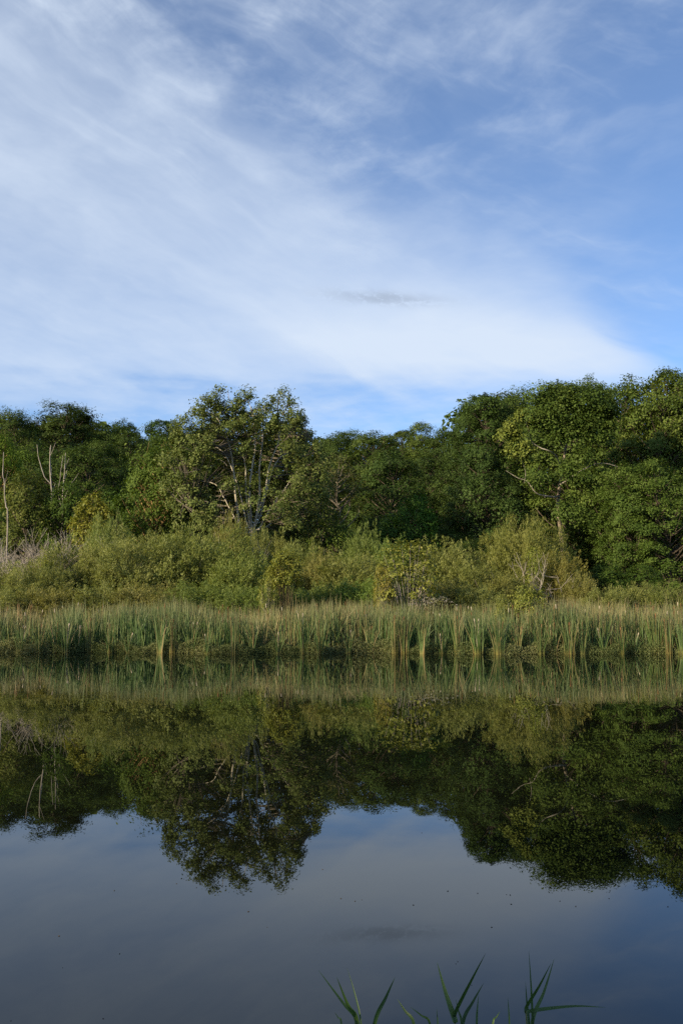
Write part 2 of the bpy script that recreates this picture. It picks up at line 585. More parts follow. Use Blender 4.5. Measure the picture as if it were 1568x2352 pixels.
# ------------------------------------------------------------------ tree templates
def tree_template(seed, H, R, hb, n_b, rb, leafmat_, bark, nsub=14, nleaf=26, L=0.17, peak=0.45, trunk_r=None, lean=0.0, W=0.62, shell=0.5, flat=0.62, base_tint=0.5, limb=1.0, spread=0.24):
    r = rn(seed)
    trunk_r = trunk_r or 0.018 * H
    ht = H * 0.86
    nseg = 9
    tz = np.linspace(-0.5, ht, nseg)
    wob = np.cumsum(r.normal(size=(nseg, 2)) * 0.016 * H, 0) * np.linspace(0, 1, nseg)[:, None]
    axis = np.column_stack([wob[:, 0] + lean * np.linspace(0, 1, nseg), wob[:, 1], tz])
    def axis_at(z):
        return np.column_stack([np.interp(z, tz, axis[:, 0]), np.interp(z, tz, axis[:, 1]), z])
    def samp(k):
        t = r.random(k)
        th = r.random(k) * 2 * np.pi
        span = np.where(t > peak, 1 - peak, peak * 1.15)
        prof = np.sqrt(np.clip(1 - ((t - peak) / span) ** 2, 0.02, 1))
        lump = 1 + 0.09 * np.sin(th * 3 + seed + t * 5) + 0.06 * np.sin(th * 5 + 2 * seed - t * 7)
        rad = (R - rb * 0.7) * prof * lump * (shell + (1 - shell) * r.random(k) ** 0.5)
        z = hb + (H - rb * flat * 0.8 - hb) * t
        a = axis_at(z)
        return np.column_stack([a[:, 0] + rad * np.cos(th), a[:, 1] + rad * np.sin(th), z])
    C = darts(r, samp, n_b, rb * 0.62)
    Rb = rb * np.clip(1 + 0.25 * r.normal(size=len(C)), 0.55, 1.5)
    ctr = axis_at(np.clip(C[:, 2] - 0.35 * R, hb * 0.5, None))
    O = unit(C - ctr)
    g = Geo()
    bough_leaves(g, r, C, Rb, O, nsub, nleaf, L, flat=flat, W=W, base_tint=base_tint, spread=spread)
    crown = g.mesh('crown', leafmat_, False)
    t = Geo()
    prof = trunk_r * (1 - 0.86 * np.linspace(0, 1, nseg) ** 0.9)
    prof[0] *= 1.5
    tube(t, smooth_line(axis, 18), np.interp(np.linspace(0, 1, 18), np.linspace(0, 1, nseg), prof), 9)
    b = Geo()
    for c, rr in zip(C, Rb):
        h = math.hypot(c[0] - axis_at(np.array([c[2]]))[0, 0], c[1] - axis_at(np.array([c[2]]))[0, 1])
        z0 = min(max(c[2] - h * (0.55 + 0.5 * r.random()), 0.12 * H), ht * 0.97)
        p0 = axis_at(np.array([z0]))[0]
        mid = p0 * 0.45 + c * 0.55 + np.array([0, 0, -0.10 * h]) + r.normal(size=3) * 0.12 * h
        r0 = limb * min(0.02 * (np.linalg.norm(c - p0)) + 0.02, trunk_r * 0.5)
        tube(b, bez(p0, mid, c, 7), np.linspace(r0, 0.012, 7), 5)
        for _ in range(3):
            e = c + unit(r.normal(size=3) + np.array([0, 0, 0.4])) * rr * 0.8
            tube(b, bez(mid * 0.3 + c * 0.7, c, e, 4), np.linspace(0.016, 0.005, 4), 4)
    return [('trunk', t.mesh('trunk', bark)), ('branches', b.mesh('branches', bark)), ('crown', crown)]


OAKS = [
    tree_template(11, 17, 3.9, 2.6, 125, 1.05, M_OAK, M_BARK, 14, 27, 0.165, peak=0.58),
    tree_template(12, 16, 3.7, 1.8, 125, 1.0, M_OAK, M_BARK, 14, 27, 0.16, peak=0.6),
    tree_template(13, 13, 3.9, 0.8, 125, 1.0, M_OAK, M_BARK, 14, 27, 0.155, peak=0.5),
    tree_template(14, 17, 3.4, 3.0, 115, 0.95, M_OAK, M_BARK, 14, 27, 0.16, peak=0.64),
]
GREENS = [
    tree_template(21, 15, 4.0, 0.8, 135, 1.0, M_SYC, M_BARK, 14, 27, 0.16, peak=0.45),
    tree_template(22, 16, 3.8, 0.6, 135, 1.0, M_SYC, M_BARK, 14, 27, 0.165, peak=0.52),
]
ASHES = [
    tree_template(31, 9, 2.7, 4.0, 90, 0.72, M_ASH, M_TAN, 11, 22, 0.13, peak=0.5, trunk_r=0.2, spread=0.3),
    tree_template(32, 7, 2.2, 0.3, 85, 0.66, M_ASH, M_BARK, 11, 22, 0.13, peak=0.42, spread=0.3),
]
THIN = [tree_template(41, 11, 2.4, 3.0, 42, 0.75, M_MAPLE, M_GREYTWIG, 9, 12, 0.15, peak=0.5, trunk_r=0.10, limb=1.4, spread=0.35)]
SIZE = {id(OAKS[0]): (17, 3.9), id(OAKS[1]): (16, 3.7), id(OAKS[2]): (13, 3.9), id(OAKS[3]): (17, 3.4),
        id(GREENS[0]): (15, 4.0), id(GREENS[1]): (16, 3.8), id(ASHES[0]): (9, 2.7), id(ASHES[1]): (7, 2.2), id(THIN[0]): (11, 2.4)}


def place_tree(tmpl, px, top, hw, D, rz, label, name='oak_tree', cat='tree', group=None, color=(1, 1, 1)):
    D = dm(D)
    x = wx(px, D)
    z0 = float(ground(x, D))
    H, R = SIZE[id(tmpl)]
    sz = (wz(top, D) - z0) / H
    sx = (hw * 1.32 / F * D) / R
    return put(tmpl, name, label, cat, (x, D, z0), rz, (sx, sx, sz), group, color)


GL, GM, GR = 'trees of the wooded skyline', 'trees of the wooded skyline', 'tall trees at the wood edge'
G_ = (0.85, 1.0, 0.9)
FOREST = [
    # template, px, top, half width, distance, rotation, label, name, colour
    (OAKS[0], 100, 930, 92, 79, 0.3, 'tall dark oak with rounded crown, highest on the skyline above the dead snag', 'oak_tree', (0.9, 0.95, 0.9)),
    (OAKS[1], 8, 958, 70, 81, 1.3, 'dark skyline oak cut by the left picture edge', 'oak_tree', (0.95, 1, 0.9)),
    (OAKS[2], 178, 964, 62, 82, 2.1, 'dark oak sloping down on the right shoulder of the tallest left oak', 'oak_tree', (0.9, 0.95, 0.95)),
    (OAKS[3], 232, 988, 44, 84, 0.8, 'low pale topped tree in the skyline dip beside the left oaks', 'skyline_tree', (1.3, 1.25, 1.1)),
    (OAKS[1], 284, 970, 42, 82, 2.9, 'small round topped oak, first of two bumps left of the big maple', 'oak_tree', (0.8, 0.95, 0.9)),
    (OAKS[3], 358, 963, 50, 80, 0.2, 'dark leafy oak bump on the skyline just left of the big maple', 'oak_tree', (0.72, 0.95, 0.9)),
    (OAKS[2], 425, 985, 55, 80, 1.9, 'dark oak showing behind the left flank of the big maple', 'oak_tree', (0.8, 0.95, 0.9)),
    (OAKS[0], 510, 985, 70, 81, 4.2, 'oak hidden mostly behind the crown of the big maple', 'oak_tree', (0.85, 1, 0.9)),
    (OAKS[1], 650, 990, 60, 80, 3.3, 'oak seen through the right half of the big maple crown', 'oak_tree', (0.85, 1, 0.9)),
    (OAKS[2], 745, 998, 62, 78, 1.2, 'dark round oak on the skyline just right of the big maple', 'oak_tree', (0.85, 0.95, 0.9)),
    (OAKS[0], 805, 996, 62, 79, 5.1, 'dark oak between the maple and the middle of the skyline dip', 'oak_tree', (0.85, 0.98, 0.9)),
    (GREENS[0], 872, 990, 74, 75, 0.6, 'broad green tree with forked pale limbs in the middle of the skyline dip', 'broadleaf_tree', (0.75, 0.82, 0.8)),
    (OAKS[3], 930, 986, 50, 80, 2.2, 'narrow oak in the skyline dip beside the feathery topped tree', 'oak_tree', (1.1, 1.1, 1)),
    (GREENS[1], 985, 972, 46, 79, 4.4, 'feathery topped tree rising over the right end of the skyline dip', 'broadleaf_tree', (0.85, 0.9, 0.9)),
    (OAKS[1], 1040, 985, 56, 73, 0.9, 'dark oak at the foot of the tall right hand wood', 'oak_tree', (0.85, 0.95, 0.85)),
    (OAKS[2], 55, 946, 60, 77, 4.1, 'oak filling the left shoulder of the tallest left oak', 'oak_tree', (0.95, 1.0, 0.9)),
    (OAKS[1], 140, 944, 60, 80, 5.3, 'oak crowded against the tallest left oak above the snags', 'oak_tree', (0.9, 0.98, 0.92)),
    (OAKS[2], 212, 984, 55, 79, 0.7, 'low oak below the skyline notch beside the left oaks', 'oak_tree', (1.0, 1.08, 0.9)),
    (OAKS[0], 318, 992, 52, 78, 3.7, 'oak between the two skyline bumps left of the big maple', 'oak_tree', (0.9, 1.0, 0.9)),
    (OAKS[1], 396, 994, 48, 78, 2.3, 'oak closing the notch against the left flank of the big maple', 'oak_tree', (0.85, 0.98, 0.9)),
    # right hand block
    (OAKS[3], 1112, 900, 62, 69, 1.1, 'tall oak forming the steep left edge of the right hand wood', 'oak_tree', (0.85, 1.0, 0.9)),
    (OAKS[0], 1205, 893, 88, 71, 2.5, 'greyish flat topped tree high in the right hand wood', 'oak_tree', (1.15, 1.1, 1.25)),
    (GREENS[1], 1340, 880, 105, 66, 3.6, 'large bright green tree on the skyline of the right hand wood', 'broadleaf_tree', (0.84, 0.92, 0.85)),
    (GREENS[0], 1430, 868, 88, 64, 5.4, 'bushy green tree with paired tops left of the tallest right tree', 'broadleaf_tree', (0.84, 0.92, 0.85)),
    (GREENS[1], 1508, 850, 88, 63, 1.0, 'tallest green tree of the right hand wood', 'broadleaf_tree', (0.92, 0.95, 0.9)),
    (GREENS[0], 1610, 875, 105, 64, 2.7, 'green tree cut by the right picture edge', 'broadleaf_tree', (0.84, 0.92, 0.85)),
    (OAKS[1], 1078, 915, 40, 70, 5.6, 'narrow oak on the steep outer edge of the right hand wood', 'oak_tree', (0.85, 0.98, 0.9)),
    (OAKS[2], 1160, 898, 62, 70, 0.9, 'oak between the steep edge and the greyish flat topped tree', 'oak_tree', (0.9, 1.0, 0.95)),
    (OAKS[1], 1275, 890, 62, 69, 3.3, 'oak between the greyish flat topped tree and the sycamore', 'oak_tree', (0.95, 1.05, 0.95)),
    (GREENS[0], 1388, 872, 70, 67, 1.9, 'green tree whose top shows just right of the sycamore', 'broadleaf_tree', (0.8, 0.9, 0.82)),
    (GREENS[1], 1556, 860, 72, 65, 4.9, 'green tree between the tallest right tree and the picture edge', 'broadleaf_tree', (0.8, 0.9, 0.82)),
    # middle layer
    (OAKS[2], 30, 1030, 75, 73, 0.5, 'dark oak low behind the pole snag at the left picture edge', 'oak_tree', (1.2, 1.35, 0.8)),
    (OAKS[0], 118, 1022, 78, 72, 1.6, 'dark oak directly behind the forked dead snag', 'oak_tree', (0.85, 1, 0.95)),
    (OAKS[1], 205, 1030, 66, 71, 2.6, 'dark leafy oak behind the upper yellow sapling', 'oak_tree', (1, 1.1, 0.9)),
    (OAKS[2], 262, 1015, 58, 74, 3.8, 'oak filling the gap left of the light green tree', 'oak_tree', (1, 1.1, 0.9)),
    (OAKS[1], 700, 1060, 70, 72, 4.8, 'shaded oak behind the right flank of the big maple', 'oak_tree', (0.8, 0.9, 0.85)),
    (OAKS[2], 880, 1052, 78, 67, 5.9, 'dark dense oak in front of the skyline dip', 'oak_tree', (0.8, 0.95, 0.9)),
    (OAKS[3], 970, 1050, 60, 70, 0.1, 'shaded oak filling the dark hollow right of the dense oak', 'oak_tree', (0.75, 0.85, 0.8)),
    (OAKS[0], 1070, 1040, 68, 66, 2.0, 'dark oak low on the left side of the right hand wood', 'oak_tree', (0.85, 0.95, 0.9)),
    (OAKS[2], 1140, 1030, 80, 62, 4.0, 'dark blue green oak hanging over the round willow', 'oak_tree', (0.9, 1.05, 1.1)),
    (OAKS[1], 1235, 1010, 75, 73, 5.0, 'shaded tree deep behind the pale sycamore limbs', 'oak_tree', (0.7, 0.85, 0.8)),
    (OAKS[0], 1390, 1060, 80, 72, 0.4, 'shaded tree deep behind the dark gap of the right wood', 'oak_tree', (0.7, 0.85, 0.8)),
    (GREENS[0], 1466, 1065, 70, 58.5, 1.4, 'leafy green tree reaching to the ground right of the dark gap', 'broadleaf_tree', (0.74, 0.86, 0.8)),
    (GREENS[1], 1535, 1050, 74, 57.5, 3.0, 'leafy green tree reaching to the ground at the right picture edge', 'broadleaf_tree', (0.76, 0.88, 0.8)),
]
for (t, px, top, hw, D, rz, lab, nm, colr) in FOREST:
    place_tree(t, px, top, hw, D, rz, lab, nm, 'tree', 'trees of the wood behind the pond', colr)

SMALL = [
    (ASHES[0], 345, 1015, 72, 59, 0.7, 'light green young tree with a short tan trunk left of the big maple', 'ash_tree', (0.9, 0.95, 0.9)),
    (ASHES[1], 58, 1082, 58, 61, 1.7, 'olive green small tree between pole snag and forked dead snag', 'small_tree', (1.0, 0.85, 1.0)),
    (ASHES[1], 150, 1110, 52, 61, 4.7, 'green small tree at the foot of the forked dead snag', 'small_tree', (0.75, 0.85, 0.8)),
    (ASHES[0], -8, 985, 42, 70, 2.7, 'bright green tree at the very left picture edge', 'small_tree', (1.25, 1.3, 0.8)),
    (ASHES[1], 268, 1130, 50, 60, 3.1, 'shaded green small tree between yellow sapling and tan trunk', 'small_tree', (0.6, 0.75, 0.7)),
    (ASHES[1], 955, 1135, 52, 60, 0.2, 'bright green sapling tree below the dark hollow', 'small_tree', (0.62, 0.92, 0.7)),
    (ASHES[1], 900, 1185, 55, 59, 5.2, 'green bushy sapling left of the bright sapling', 'small_tree', (0.55, 0.75, 0.7)),
    (ASHES[1], 770, 1195, 58, 57.5, 2.2, 'green small tree right of the big maple base', 'small_tree', (0.75, 0.8, 0.75)),
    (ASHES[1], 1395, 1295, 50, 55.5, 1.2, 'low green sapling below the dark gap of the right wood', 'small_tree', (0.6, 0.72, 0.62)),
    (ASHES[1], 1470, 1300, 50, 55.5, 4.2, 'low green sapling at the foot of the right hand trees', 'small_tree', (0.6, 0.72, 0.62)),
    (OAKS[2], 1100, 1240, 50, 58.5, 2.9, 'dark rounded oak bush left of the round willow', 'oak_bush', (0.75, 0.9, 0.9)),
    (THIN[0], 795, 1050, 58, 64, 0.5, 'thin brownish half bare tree right of the big maple', 'thin_tree', (0.9, 0.75, 0.85)),
    (THIN[0], 735, 1150, 40, 59, 2.5, 'small thin tree with pale fork at the right foot of the maple', 'thin_tree', (0.8, 0.85, 0.7)),
]
for (t, px, top, hw, D, rz, lab, nm, colr) in SMALL:
    place_tree(t, px, top, hw, D, rz, lab, nm, 'tree', 'small trees at the wood edge', colr)


def forest_mass():
    r = rn(300)
    C = []
    for x in np.linspace(-155, 155, 135):
        D = 232 + 12 * r.random()
        top = wz(1012 + 16 * r.random() - (90 if wx(1060, D) < x else 0) - (45 if x < wx(200, D) else 18 if x < wx(420, D) else 0), D)
        z = float(ground(x, D))
        while z < top - 2.4:
            C.append((x + r.normal() * 2.0, D + r.normal() * 3, z + 1.0))
            z += 2.0
    C = np.array(C)
    g = Geo()
    bough_leaves(g, r, C, np.full(len(C), 4.1), np.tile([0, -1.0, 0.2], (len(C), 1)), 11, 6, 1.3, base_tint=0.45)
    o = obj('forest', g.mesh('forest', M_OAK, False), None, (0.8, 0.9, 0.8))
    o['kind'] = 'stuff'
    tag(o, 'deep dark wood that closes the gaps behind the trees', 'forest')


forest_mass()


# understorey: dark low bushes that close the wood at ground level
UNDER = [
    (10, 1170, 70, 66), (190, 1160, 70, 67), (430, 1150, 70, 64), (500, 1170, 65, 63), (660, 1165, 65, 64), (850, 1190, 60, 62),
    (1010, 1200, 60, 62), (1075, 1225, 60, 60), (1200, 1215, 60, 63), (1500, 1260, 70, 60), (1590, 1270, 60, 60),
]
UL = ['dark bush below the pole snag at the left edge', 'dark bush behind the upper yellow sapling', 'dark bush left of the maple trunks', 'dark bush just behind the left maple trunks',
      'dark bush behind the right maple trunks', 'dark bush below the dense oak', 'dark bush in the hollow right of the bright sapling', 'dark bush at the left foot of the right wood',
      'dark bush behind the round willow', 'dark bush under the tallest right tree', 'dark bush at the right picture edge']
for k, ((px, top, hw, D), lab) in enumerate(zip(UNDER, UL)):
    place_tree(OAKS[2], px, top, hw, D, k * 1.3, lab, 'dark_bush', 'bush', 'understorey bushes', (0.7, 0.85, 0.75))


# ------------------------------------------------------------------ the big multi-stemmed maple
def c2(cx, cy):
    return (600 + cx * 0.4676) * 0.6272, (1350 + cy * 0.4676) * 0.6272


def in_poly(px, py, poly):
    poly = np.asarray(poly, float)
    inside = np.zeros(len(px), bool)
    j = len(poly) - 1
    for i in range(len(poly)):
        xi, yi = poly[i]
        xj, yj = poly[j]
        cond = ((yi > py) != (yj > py)) & (px < (xj - xi) * (py - yi) / (yj - yi + 1e-12) + xi)
        inside ^= cond
        j = i
    return inside


def big_maple():
    r = rn(77)
    D, K = 74.0, 1.3
    bx = wx(585, D)
    gz = float(ground(bx, D))
    org = np.array([bx, D, gz])
    outline = [(120, 540), (125, 410), (215, 395), (330, 265), (420, 245), (512, 185), (600, 225), (705, 212), (790, 245), (835, 300), (832, 195), (900, 160), (978, 225),
               (1020, 310), (1115, 340), (1090, 510), (1215, 560), (1285, 760), (1260, 960), (1290, 1120), (1180, 1260), (960, 1290), (800, 1240), (690, 1150), (560, 1230), (420, 1290), (210, 1270), (130, 1120), (60, 930), (60, 740)]
    poly = np.array([(wx(c2(*p)[0], D), wz(c2(*p)[1], D)) for p in outline])
    poly[:, 1] -= 0.75 * K * sst(10.0, 15.2, poly[:, 1])
    lo, hi = poly.min(0), poly.max(0)
    def samp(k):
        P = np.empty((0, 3))
        while len(P) < k:
            x = r.uniform(lo[0], hi[0], k)
            z = r.uniform(lo[1], hi[1], k)
            ok = in_poly(x, z, poly)
            x, z = x[ok], z[ok]
            cx, cz = bx, 0.5 * (lo[1] + hi[1]) - 1
            e = np.clip(1 - ((x - cx) / (6.0 * K)) ** 2 * 0.8 - ((z - cz) / (8.5 * K)) ** 2 * 0.8, 0.06, 1) ** 0.5
            sgn = r.choice([-1, 1], len(x))
            y = D + sgn * 4.6 * K * e * (0.25 + 0.75 * r.random(len(x)) ** 0.6)
            P = np.vstack([P, np.column_stack([x, y, z])])
        return P[:k]
    C = darts(r, samp, 640, 0.36 * K)
    u_, v_ = to_px(C[:, 0], C[:, 2], D)
    u_, v_ = (u_ / 0.6272 - 600) / 0.4676, (v_ / 0.6272 - 1350) / 0.4676
    clear = (C[:, 1] < D + 1.2) & (np.abs(u_ - 700) < 250 - (v_ - 900) * 0.10) & (v_ > 600)
    C = C[~(clear & (r.random(len(C)) < 0.84))]
    v_ = (to_px(C[:, 0], C[:, 2], D)[1] / 0.6272 - 1350) / 0.4676
    C = C[~((C[:, 1] < D - 0.8) & (v_ > 420) & (r.random(len(C)) < 0.15))]
    stems = [
        ([(690, 1345), (610, 1290), (575, 1150), (550, 950), (540, 800), (500, 600), (430, 450), (330, 350)], 0.14, -0.6),
        ([(692, 1345), (660, 1240), (635, 1170), (600, 1030), (560, 870), (470, 650), (300, 520)], 0.11, 0.9),
        ([(694, 1345), (682, 1180), (665, 980), (680, 780), (705, 620), (690, 400), (650, 270)], 0.14, 0.1),
        ([(680, 1345), (660, 1150), (645, 1000), (640, 800), (600, 600), (540, 350), (512, 230)], 0.09, -1.2),
        ([(700, 1345), (722, 1150), (738, 950), (745, 750), (765, 550), (770, 400), (790, 290)], 0.13, 0.5),
        ([(704, 1345), (750, 1255), (800, 1180), (880, 1050), (980, 920), (1110, 740), (1200, 640)], 0.12, -0.8),
        ([(702, 1345), (735, 1140), (795, 980), (830, 760), (895, 560), (885, 350), (905, 200)], 0.11, 0.3),
        ([(702, 1345), (745, 1140), (815, 860), (880, 690), (990, 600), (1060, 400)], 0.07, 1.4),
        ([(685, 1345), (600, 1290), (520, 1190), (470, 1120), (320, 1080), (220, 1120)], 0.07, -1.5),
        ([(690, 1345), (590, 1240), (480, 1040), (380, 880), (220, 850), (120, 860)], 0.07, 1.9),
        ([(706, 1345), (800, 1230), (930, 1140), (1080, 1105), (1180, 1095)], 0.06, 1.6),
    ]
    e = tag(empty('maple_tree', org), 'big spreading maple with many pale grey stems in the middle of the far bank', 'tree')
    allp = []
    for pts, r0, dy in stems:
        P = []
        for i, p in enumerate(pts):
            f = i / (len(pts) - 1)
            P.append(at(*c2(*p), D) + np.array([0, (dy * f * 1.6 - 0.6 * f) * K, 0]))
        base = np.array([bx + r.normal() * 0.25, D + r.normal() * 0.25, gz - 0.3])
        P = np.array([base] + P)
        s = smooth_line(P, 26) - org
        s[4:] += np.cumsum(r.normal(size=(22, 3)) * 0.018 * K, 0)
        g = Geo()
        rad = 0.78 * K * r0 * (1 - 0.85 * np.linspace(0, 1, 26))
        tube(g, s, rad, 8)
        allp.append(s)
        obj('trunk', g.mesh('trunk', M_PALE), e)
    A = np.vstack([a[10:] for a in allp])
    b = Geo()
    Cl = C - org
    for c in Cl:
        d = A - c
        cost = np.linalg.norm(d, axis=1) + 1.2 * np.clip(d[:, 2] + 0.3, 0, None)
        p0 = A[np.argmin(cost)]
        mid = 0.5 * (p0 + c) + r.normal(size=3) * 0.12 * K
        n0 = np.linalg.norm(c - p0)
        tube(b, bez(p0, mid, c, 6), np.linspace(min(0.016 + 0.010 * n0, 0.055), 0.01, 6), 5)
        for _ in range(3):
            tube(b, bez(mid, c, c + unit(r.normal(size=3) + np.array([0, 0, 0.7])) * 0.6 * K, 4), np.linspace(0.015, 0.005, 4), 4)
    # bare pale side limbs that show against the leaves
    for (a, m, z) in [((210, 880), (320, 880), (390, 830)), ((290, 1085), (350, 1075), (420, 1100)), ((1075, 1110), (1110, 1100), (1150, 1095)), ((1090, 760), (1140, 745), (1190, 735)),
                      ((780, 600), (810, 570), (850, 540)), ((200, 690), (240, 700), (290, 725)), ((820, 1165), (880, 1150), (930, 1120)), ((470, 780), (520, 790), (545, 830)), ((900, 700), (960, 650), (1010, 605))]:
        P = [at(*c2(*q), D) + np.array([0, -3.6 * K, 0]) - org for q in (a, m, z)]
        tube(b, bez(P[0], P[1], P[2], 7), np.linspace(0.022, 0.04, 7), 5)
    obj('branches', b.mesh('branches', M_GREYTWIG), e)
    g = Geo()
    R = 0.47 * K * np.clip(1 + 0.25 * r.normal(size=len(C)), 0.5, 1.5)
    O = unit(Cl - np.array([0, 0, 6.5 * K]))
    bough_leaves(g, r, Cl, R, O, 10, 17, 0.165, flat=0.85, spread=0.34, up=0.35, bt=0.10, lt=0.17)
    # upright leafy twigs along the top outline
    top = Cl[Cl[:, 2] > 11.9]
    tw = []
    for c in top:
        for _ in range(2):
            d = unit(np.array([r.normal() * 0.5 + c[0] * 0.05, r.normal() * 0.5, 1.0]))
            ln = K * (0.3 + 0.35 * r.random())
            tw += [c + d * ln * k / 6 + r.normal(size=3) * 0.09 for k in range(2, 8) for _ in range(4)]
    tw = np.array(tw)
    n = len(tw)
    leaf_quads(g, tw, unit(r.normal(size=(n, 3)) + np.array([0, -0.4, 0.3])), r.normal(size=(n, 3)) + np.array([0, 0, 0.5]), 0.165, 0.11, np.clip(0.5 + 0.2 * r.normal(size=n), 0, 1))
    obj('crown', g.mesh('crown', M_MAPLE, False), e)


big_maple()


# ------------------------------------------------------------------ sycamore with pale limbs reaching left
def sycamore():
    r = rn(91)
    D, K = 80.0, 1.31
    def c4(cx, cy):
        return 1035 + cx * 0.34, 815 + cy * 0.34
    bx = wx(1290, D)
    gz = float(ground(bx, D))
    org = np.array([bx, D, gz])
    e = tag(empty('sycamore_tree', org), 'sycamore with pale blotched trunk and white limbs reaching left before the dark gap', 'tree')
    g = Geo()
    P = np.array([[bx + 0.15, D, gz - 0.3]] + [at(*c4(*p), D) for p in [(755, 1330), (742, 1180), (730, 1000), (760, 800), (800, 600), (860, 420)]])
    tr = smooth_line(P, 20) - org
    tube(g, tr, K * np.linspace(0.17, 0.05, 20), 9)
    obj('trunk', g.mesh('trunk', M_SYCT), e)
    limbs = [([(738, 960), (660, 965), (560, 950), (500, 870), (440, 850), (360, 800)], 0.11, -1.2), ([(755, 760), (700, 700), (640, 680), (560, 650), (450, 560), (350, 560)], 0.10, -1.8),
             ([(600, 670), (540, 600), (500, 520), (470, 450)], 0.05, -1.7), ([(500, 870), (495, 800), (440, 690), (420, 640)], 0.05, -1.7), ([(780, 650), (730, 560), (640, 460), (560, 400)], 0.08, -1.0),
             ([(745, 880), (900, 780), (1000, 755), (1130, 790)], 0.09, -1.5), ([(640, 965), (600, 880), (570, 780)], 0.04, -1.3)]
    for pts, r0, dy in limbs:
        n = len(pts)
        Q = np.array([at(*c4(*p), D) + np.array([0, K * dy * min(1, (i + 0.2) / 2.2), 0]) for i, p in enumerate(pts)]) - org
        lg = Geo()
        tube(lg, smooth_line(Q, 14), K * np.linspace(r0 * 0.62, 0.014, 14), 6)
        obj('limb', lg.mesh('limb', M_SYCB), e)
    def clumps(spec, rad, nsub, nleaf, name, mat, tint, tint_col=(1, 1, 1)):
        C = np.array([at(*c4(x, y), D) + np.array([0, dy * K, 0]) for x, y, dy in spec]) - org
        lg = Geo()
        O = unit(C - np.array([0, 0, 9.0]) + np.array([0, -2.6, 0]))
        bough_leaves(lg, r, C, rad * K * np.clip(1 + 0.2 * r.normal(size=len(C)), 0.6, 1.4), O, nsub, int(nleaf * 1.4), 0.195, flat=0.75, spread=0.3, base_tint=tint)
        obj(name, lg.mesh(name, mat, False), e, tint_col)
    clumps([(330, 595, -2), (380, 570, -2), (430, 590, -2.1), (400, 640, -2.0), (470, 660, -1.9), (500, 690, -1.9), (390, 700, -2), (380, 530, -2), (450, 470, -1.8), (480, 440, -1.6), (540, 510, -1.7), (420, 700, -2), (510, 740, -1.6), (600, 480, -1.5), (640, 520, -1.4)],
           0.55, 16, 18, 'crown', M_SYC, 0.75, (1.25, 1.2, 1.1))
    up = [(x, y, -1 - r.random() * 1.5) for x in range(560, 1080, 52) for y in range(320, 620, 46)]
    up = [(x + r.normal() * 18, y + r.normal() * 18, d) for x, y, d in up if (x - 830) ** 2 / 300 ** 2 + (y - 430) ** 2 / 210 ** 2 < 1]
    mid = [(x + r.normal() * 20, y + r.normal() * 14, -1.3 - r.random()) for x, y in [(720, 780), (760, 800), (800, 760), (850, 740), (760, 860), (820, 860), (900, 880), (960, 860), (1030, 880), (1100, 900), (860, 960), (950, 1000), (1000, 960), (730, 1080), (700, 1110), (770, 1110), (800, 1090), (560, 880), (600, 900), (880, 1130), (930, 1150), (900, 1190)]]
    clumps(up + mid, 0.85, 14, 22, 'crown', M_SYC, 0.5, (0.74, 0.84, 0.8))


sycamore()


# ------------------------------------------------------------------ dead snags and bare shrubs
def snag(label, base_px, D, lines, r0=0.09, name='dead_snag', mat=None):
    k0 = dm(D) / D
    D = dm(D)
    bx = wx(base_px, D)
    gz = float(ground(bx, D))
    org = np.array([bx, D, gz])
    r = rn(int(base_px * 7 + 3))
    e = tag(empty(name, org), label, 'dead tree')
    for k, (pts, a, dy) in enumerate(lines):
        P = [at(p[0], p[1], D) + np.array([0, dy * i / len(pts), 0]) for i, p in enumerate(pts)]
        if k == 0:
            P = [np.array([bx, D, gz - 0.3])] + P
        s = smooth_line(np.array(P), 14) - org
        s[2:-1] += r.normal(size=(11, 3)) * 0.012
        g = Geo()
        tube(g, s, 0.58 * k0 * np.linspace(a, a * 0.42, 14), 7)
        obj('trunk' if k == 0 else 'limb', g.mesh('limb', mat or M_DEAD), e)


def cA(cx, cy):   # crop 0..350 x 1600..2150 enlarged 4.277
    return cx / 4.277 * 0.6272, (1600 + cy / 4.277) * 0.6272


snag('forked grey dead snag with several bare stems standing over the left thicket', cA(790, 1300)[0], 63, [
    ([cA(790, 1300), cA(785, 1000), cA(775, 760), cA(750, 560), cA(738, 350), cA(748, 130)], 0.11, 0),
    ([cA(772, 740), cA(720, 690), cA(660, 610), cA(600, 430), cA(560, 270), cA(547, 130)], 0.07, -0.4),
    ([cA(762, 600), cA(760, 500), cA(735, 330), cA(727, 165)], 0.055, 0.2),
    ([cA(745, 290), cA(780, 220), cA(805, 150), cA(830, 80)], 0.03, -0.2),
    ([cA(812, 1000), cA(812, 880), cA(805, 800), cA(828, 730)], 0.045, 0.2),
], 0.1)
snag('pale twin stemmed dead snag right of the forked snag', cA(960, 1200)[0], 63.4, [
    ([cA(960, 1200), cA(960, 760), cA(975, 600), cA(978, 450), cA(985, 250)], 0.075, 0),
    ([cA(962, 730), cA(990, 650), cA(1015, 560), cA(1028, 520)], 0.05, -0.2),
    ([cA(985, 500), cA(1010, 430), cA(1048, 340)], 0.035, -0.2),
    ([cA(950, 1150), cA(885, 880), cA(900, 680), cA(915, 480), cA(932, 290)], 0.045, 0.3),
    ([cA(970, 1000), cA(1060, 770), cA(1120, 680), cA(1185, 560)], 0.035, 0.3),
], 0.08)
snag('single bent pole snag at the left picture edge', cA(110, 1320)[0], 58.5, [
    ([cA(105, 1320), cA(70, 1080), cA(45, 880), cA(28, 670), cA(5, 600), cA(4, 240)], 0.085, 0),
    ([cA(40, 760), cA(60, 680), cA(90, 530)], 0.025, -0.2),
], 0.08)
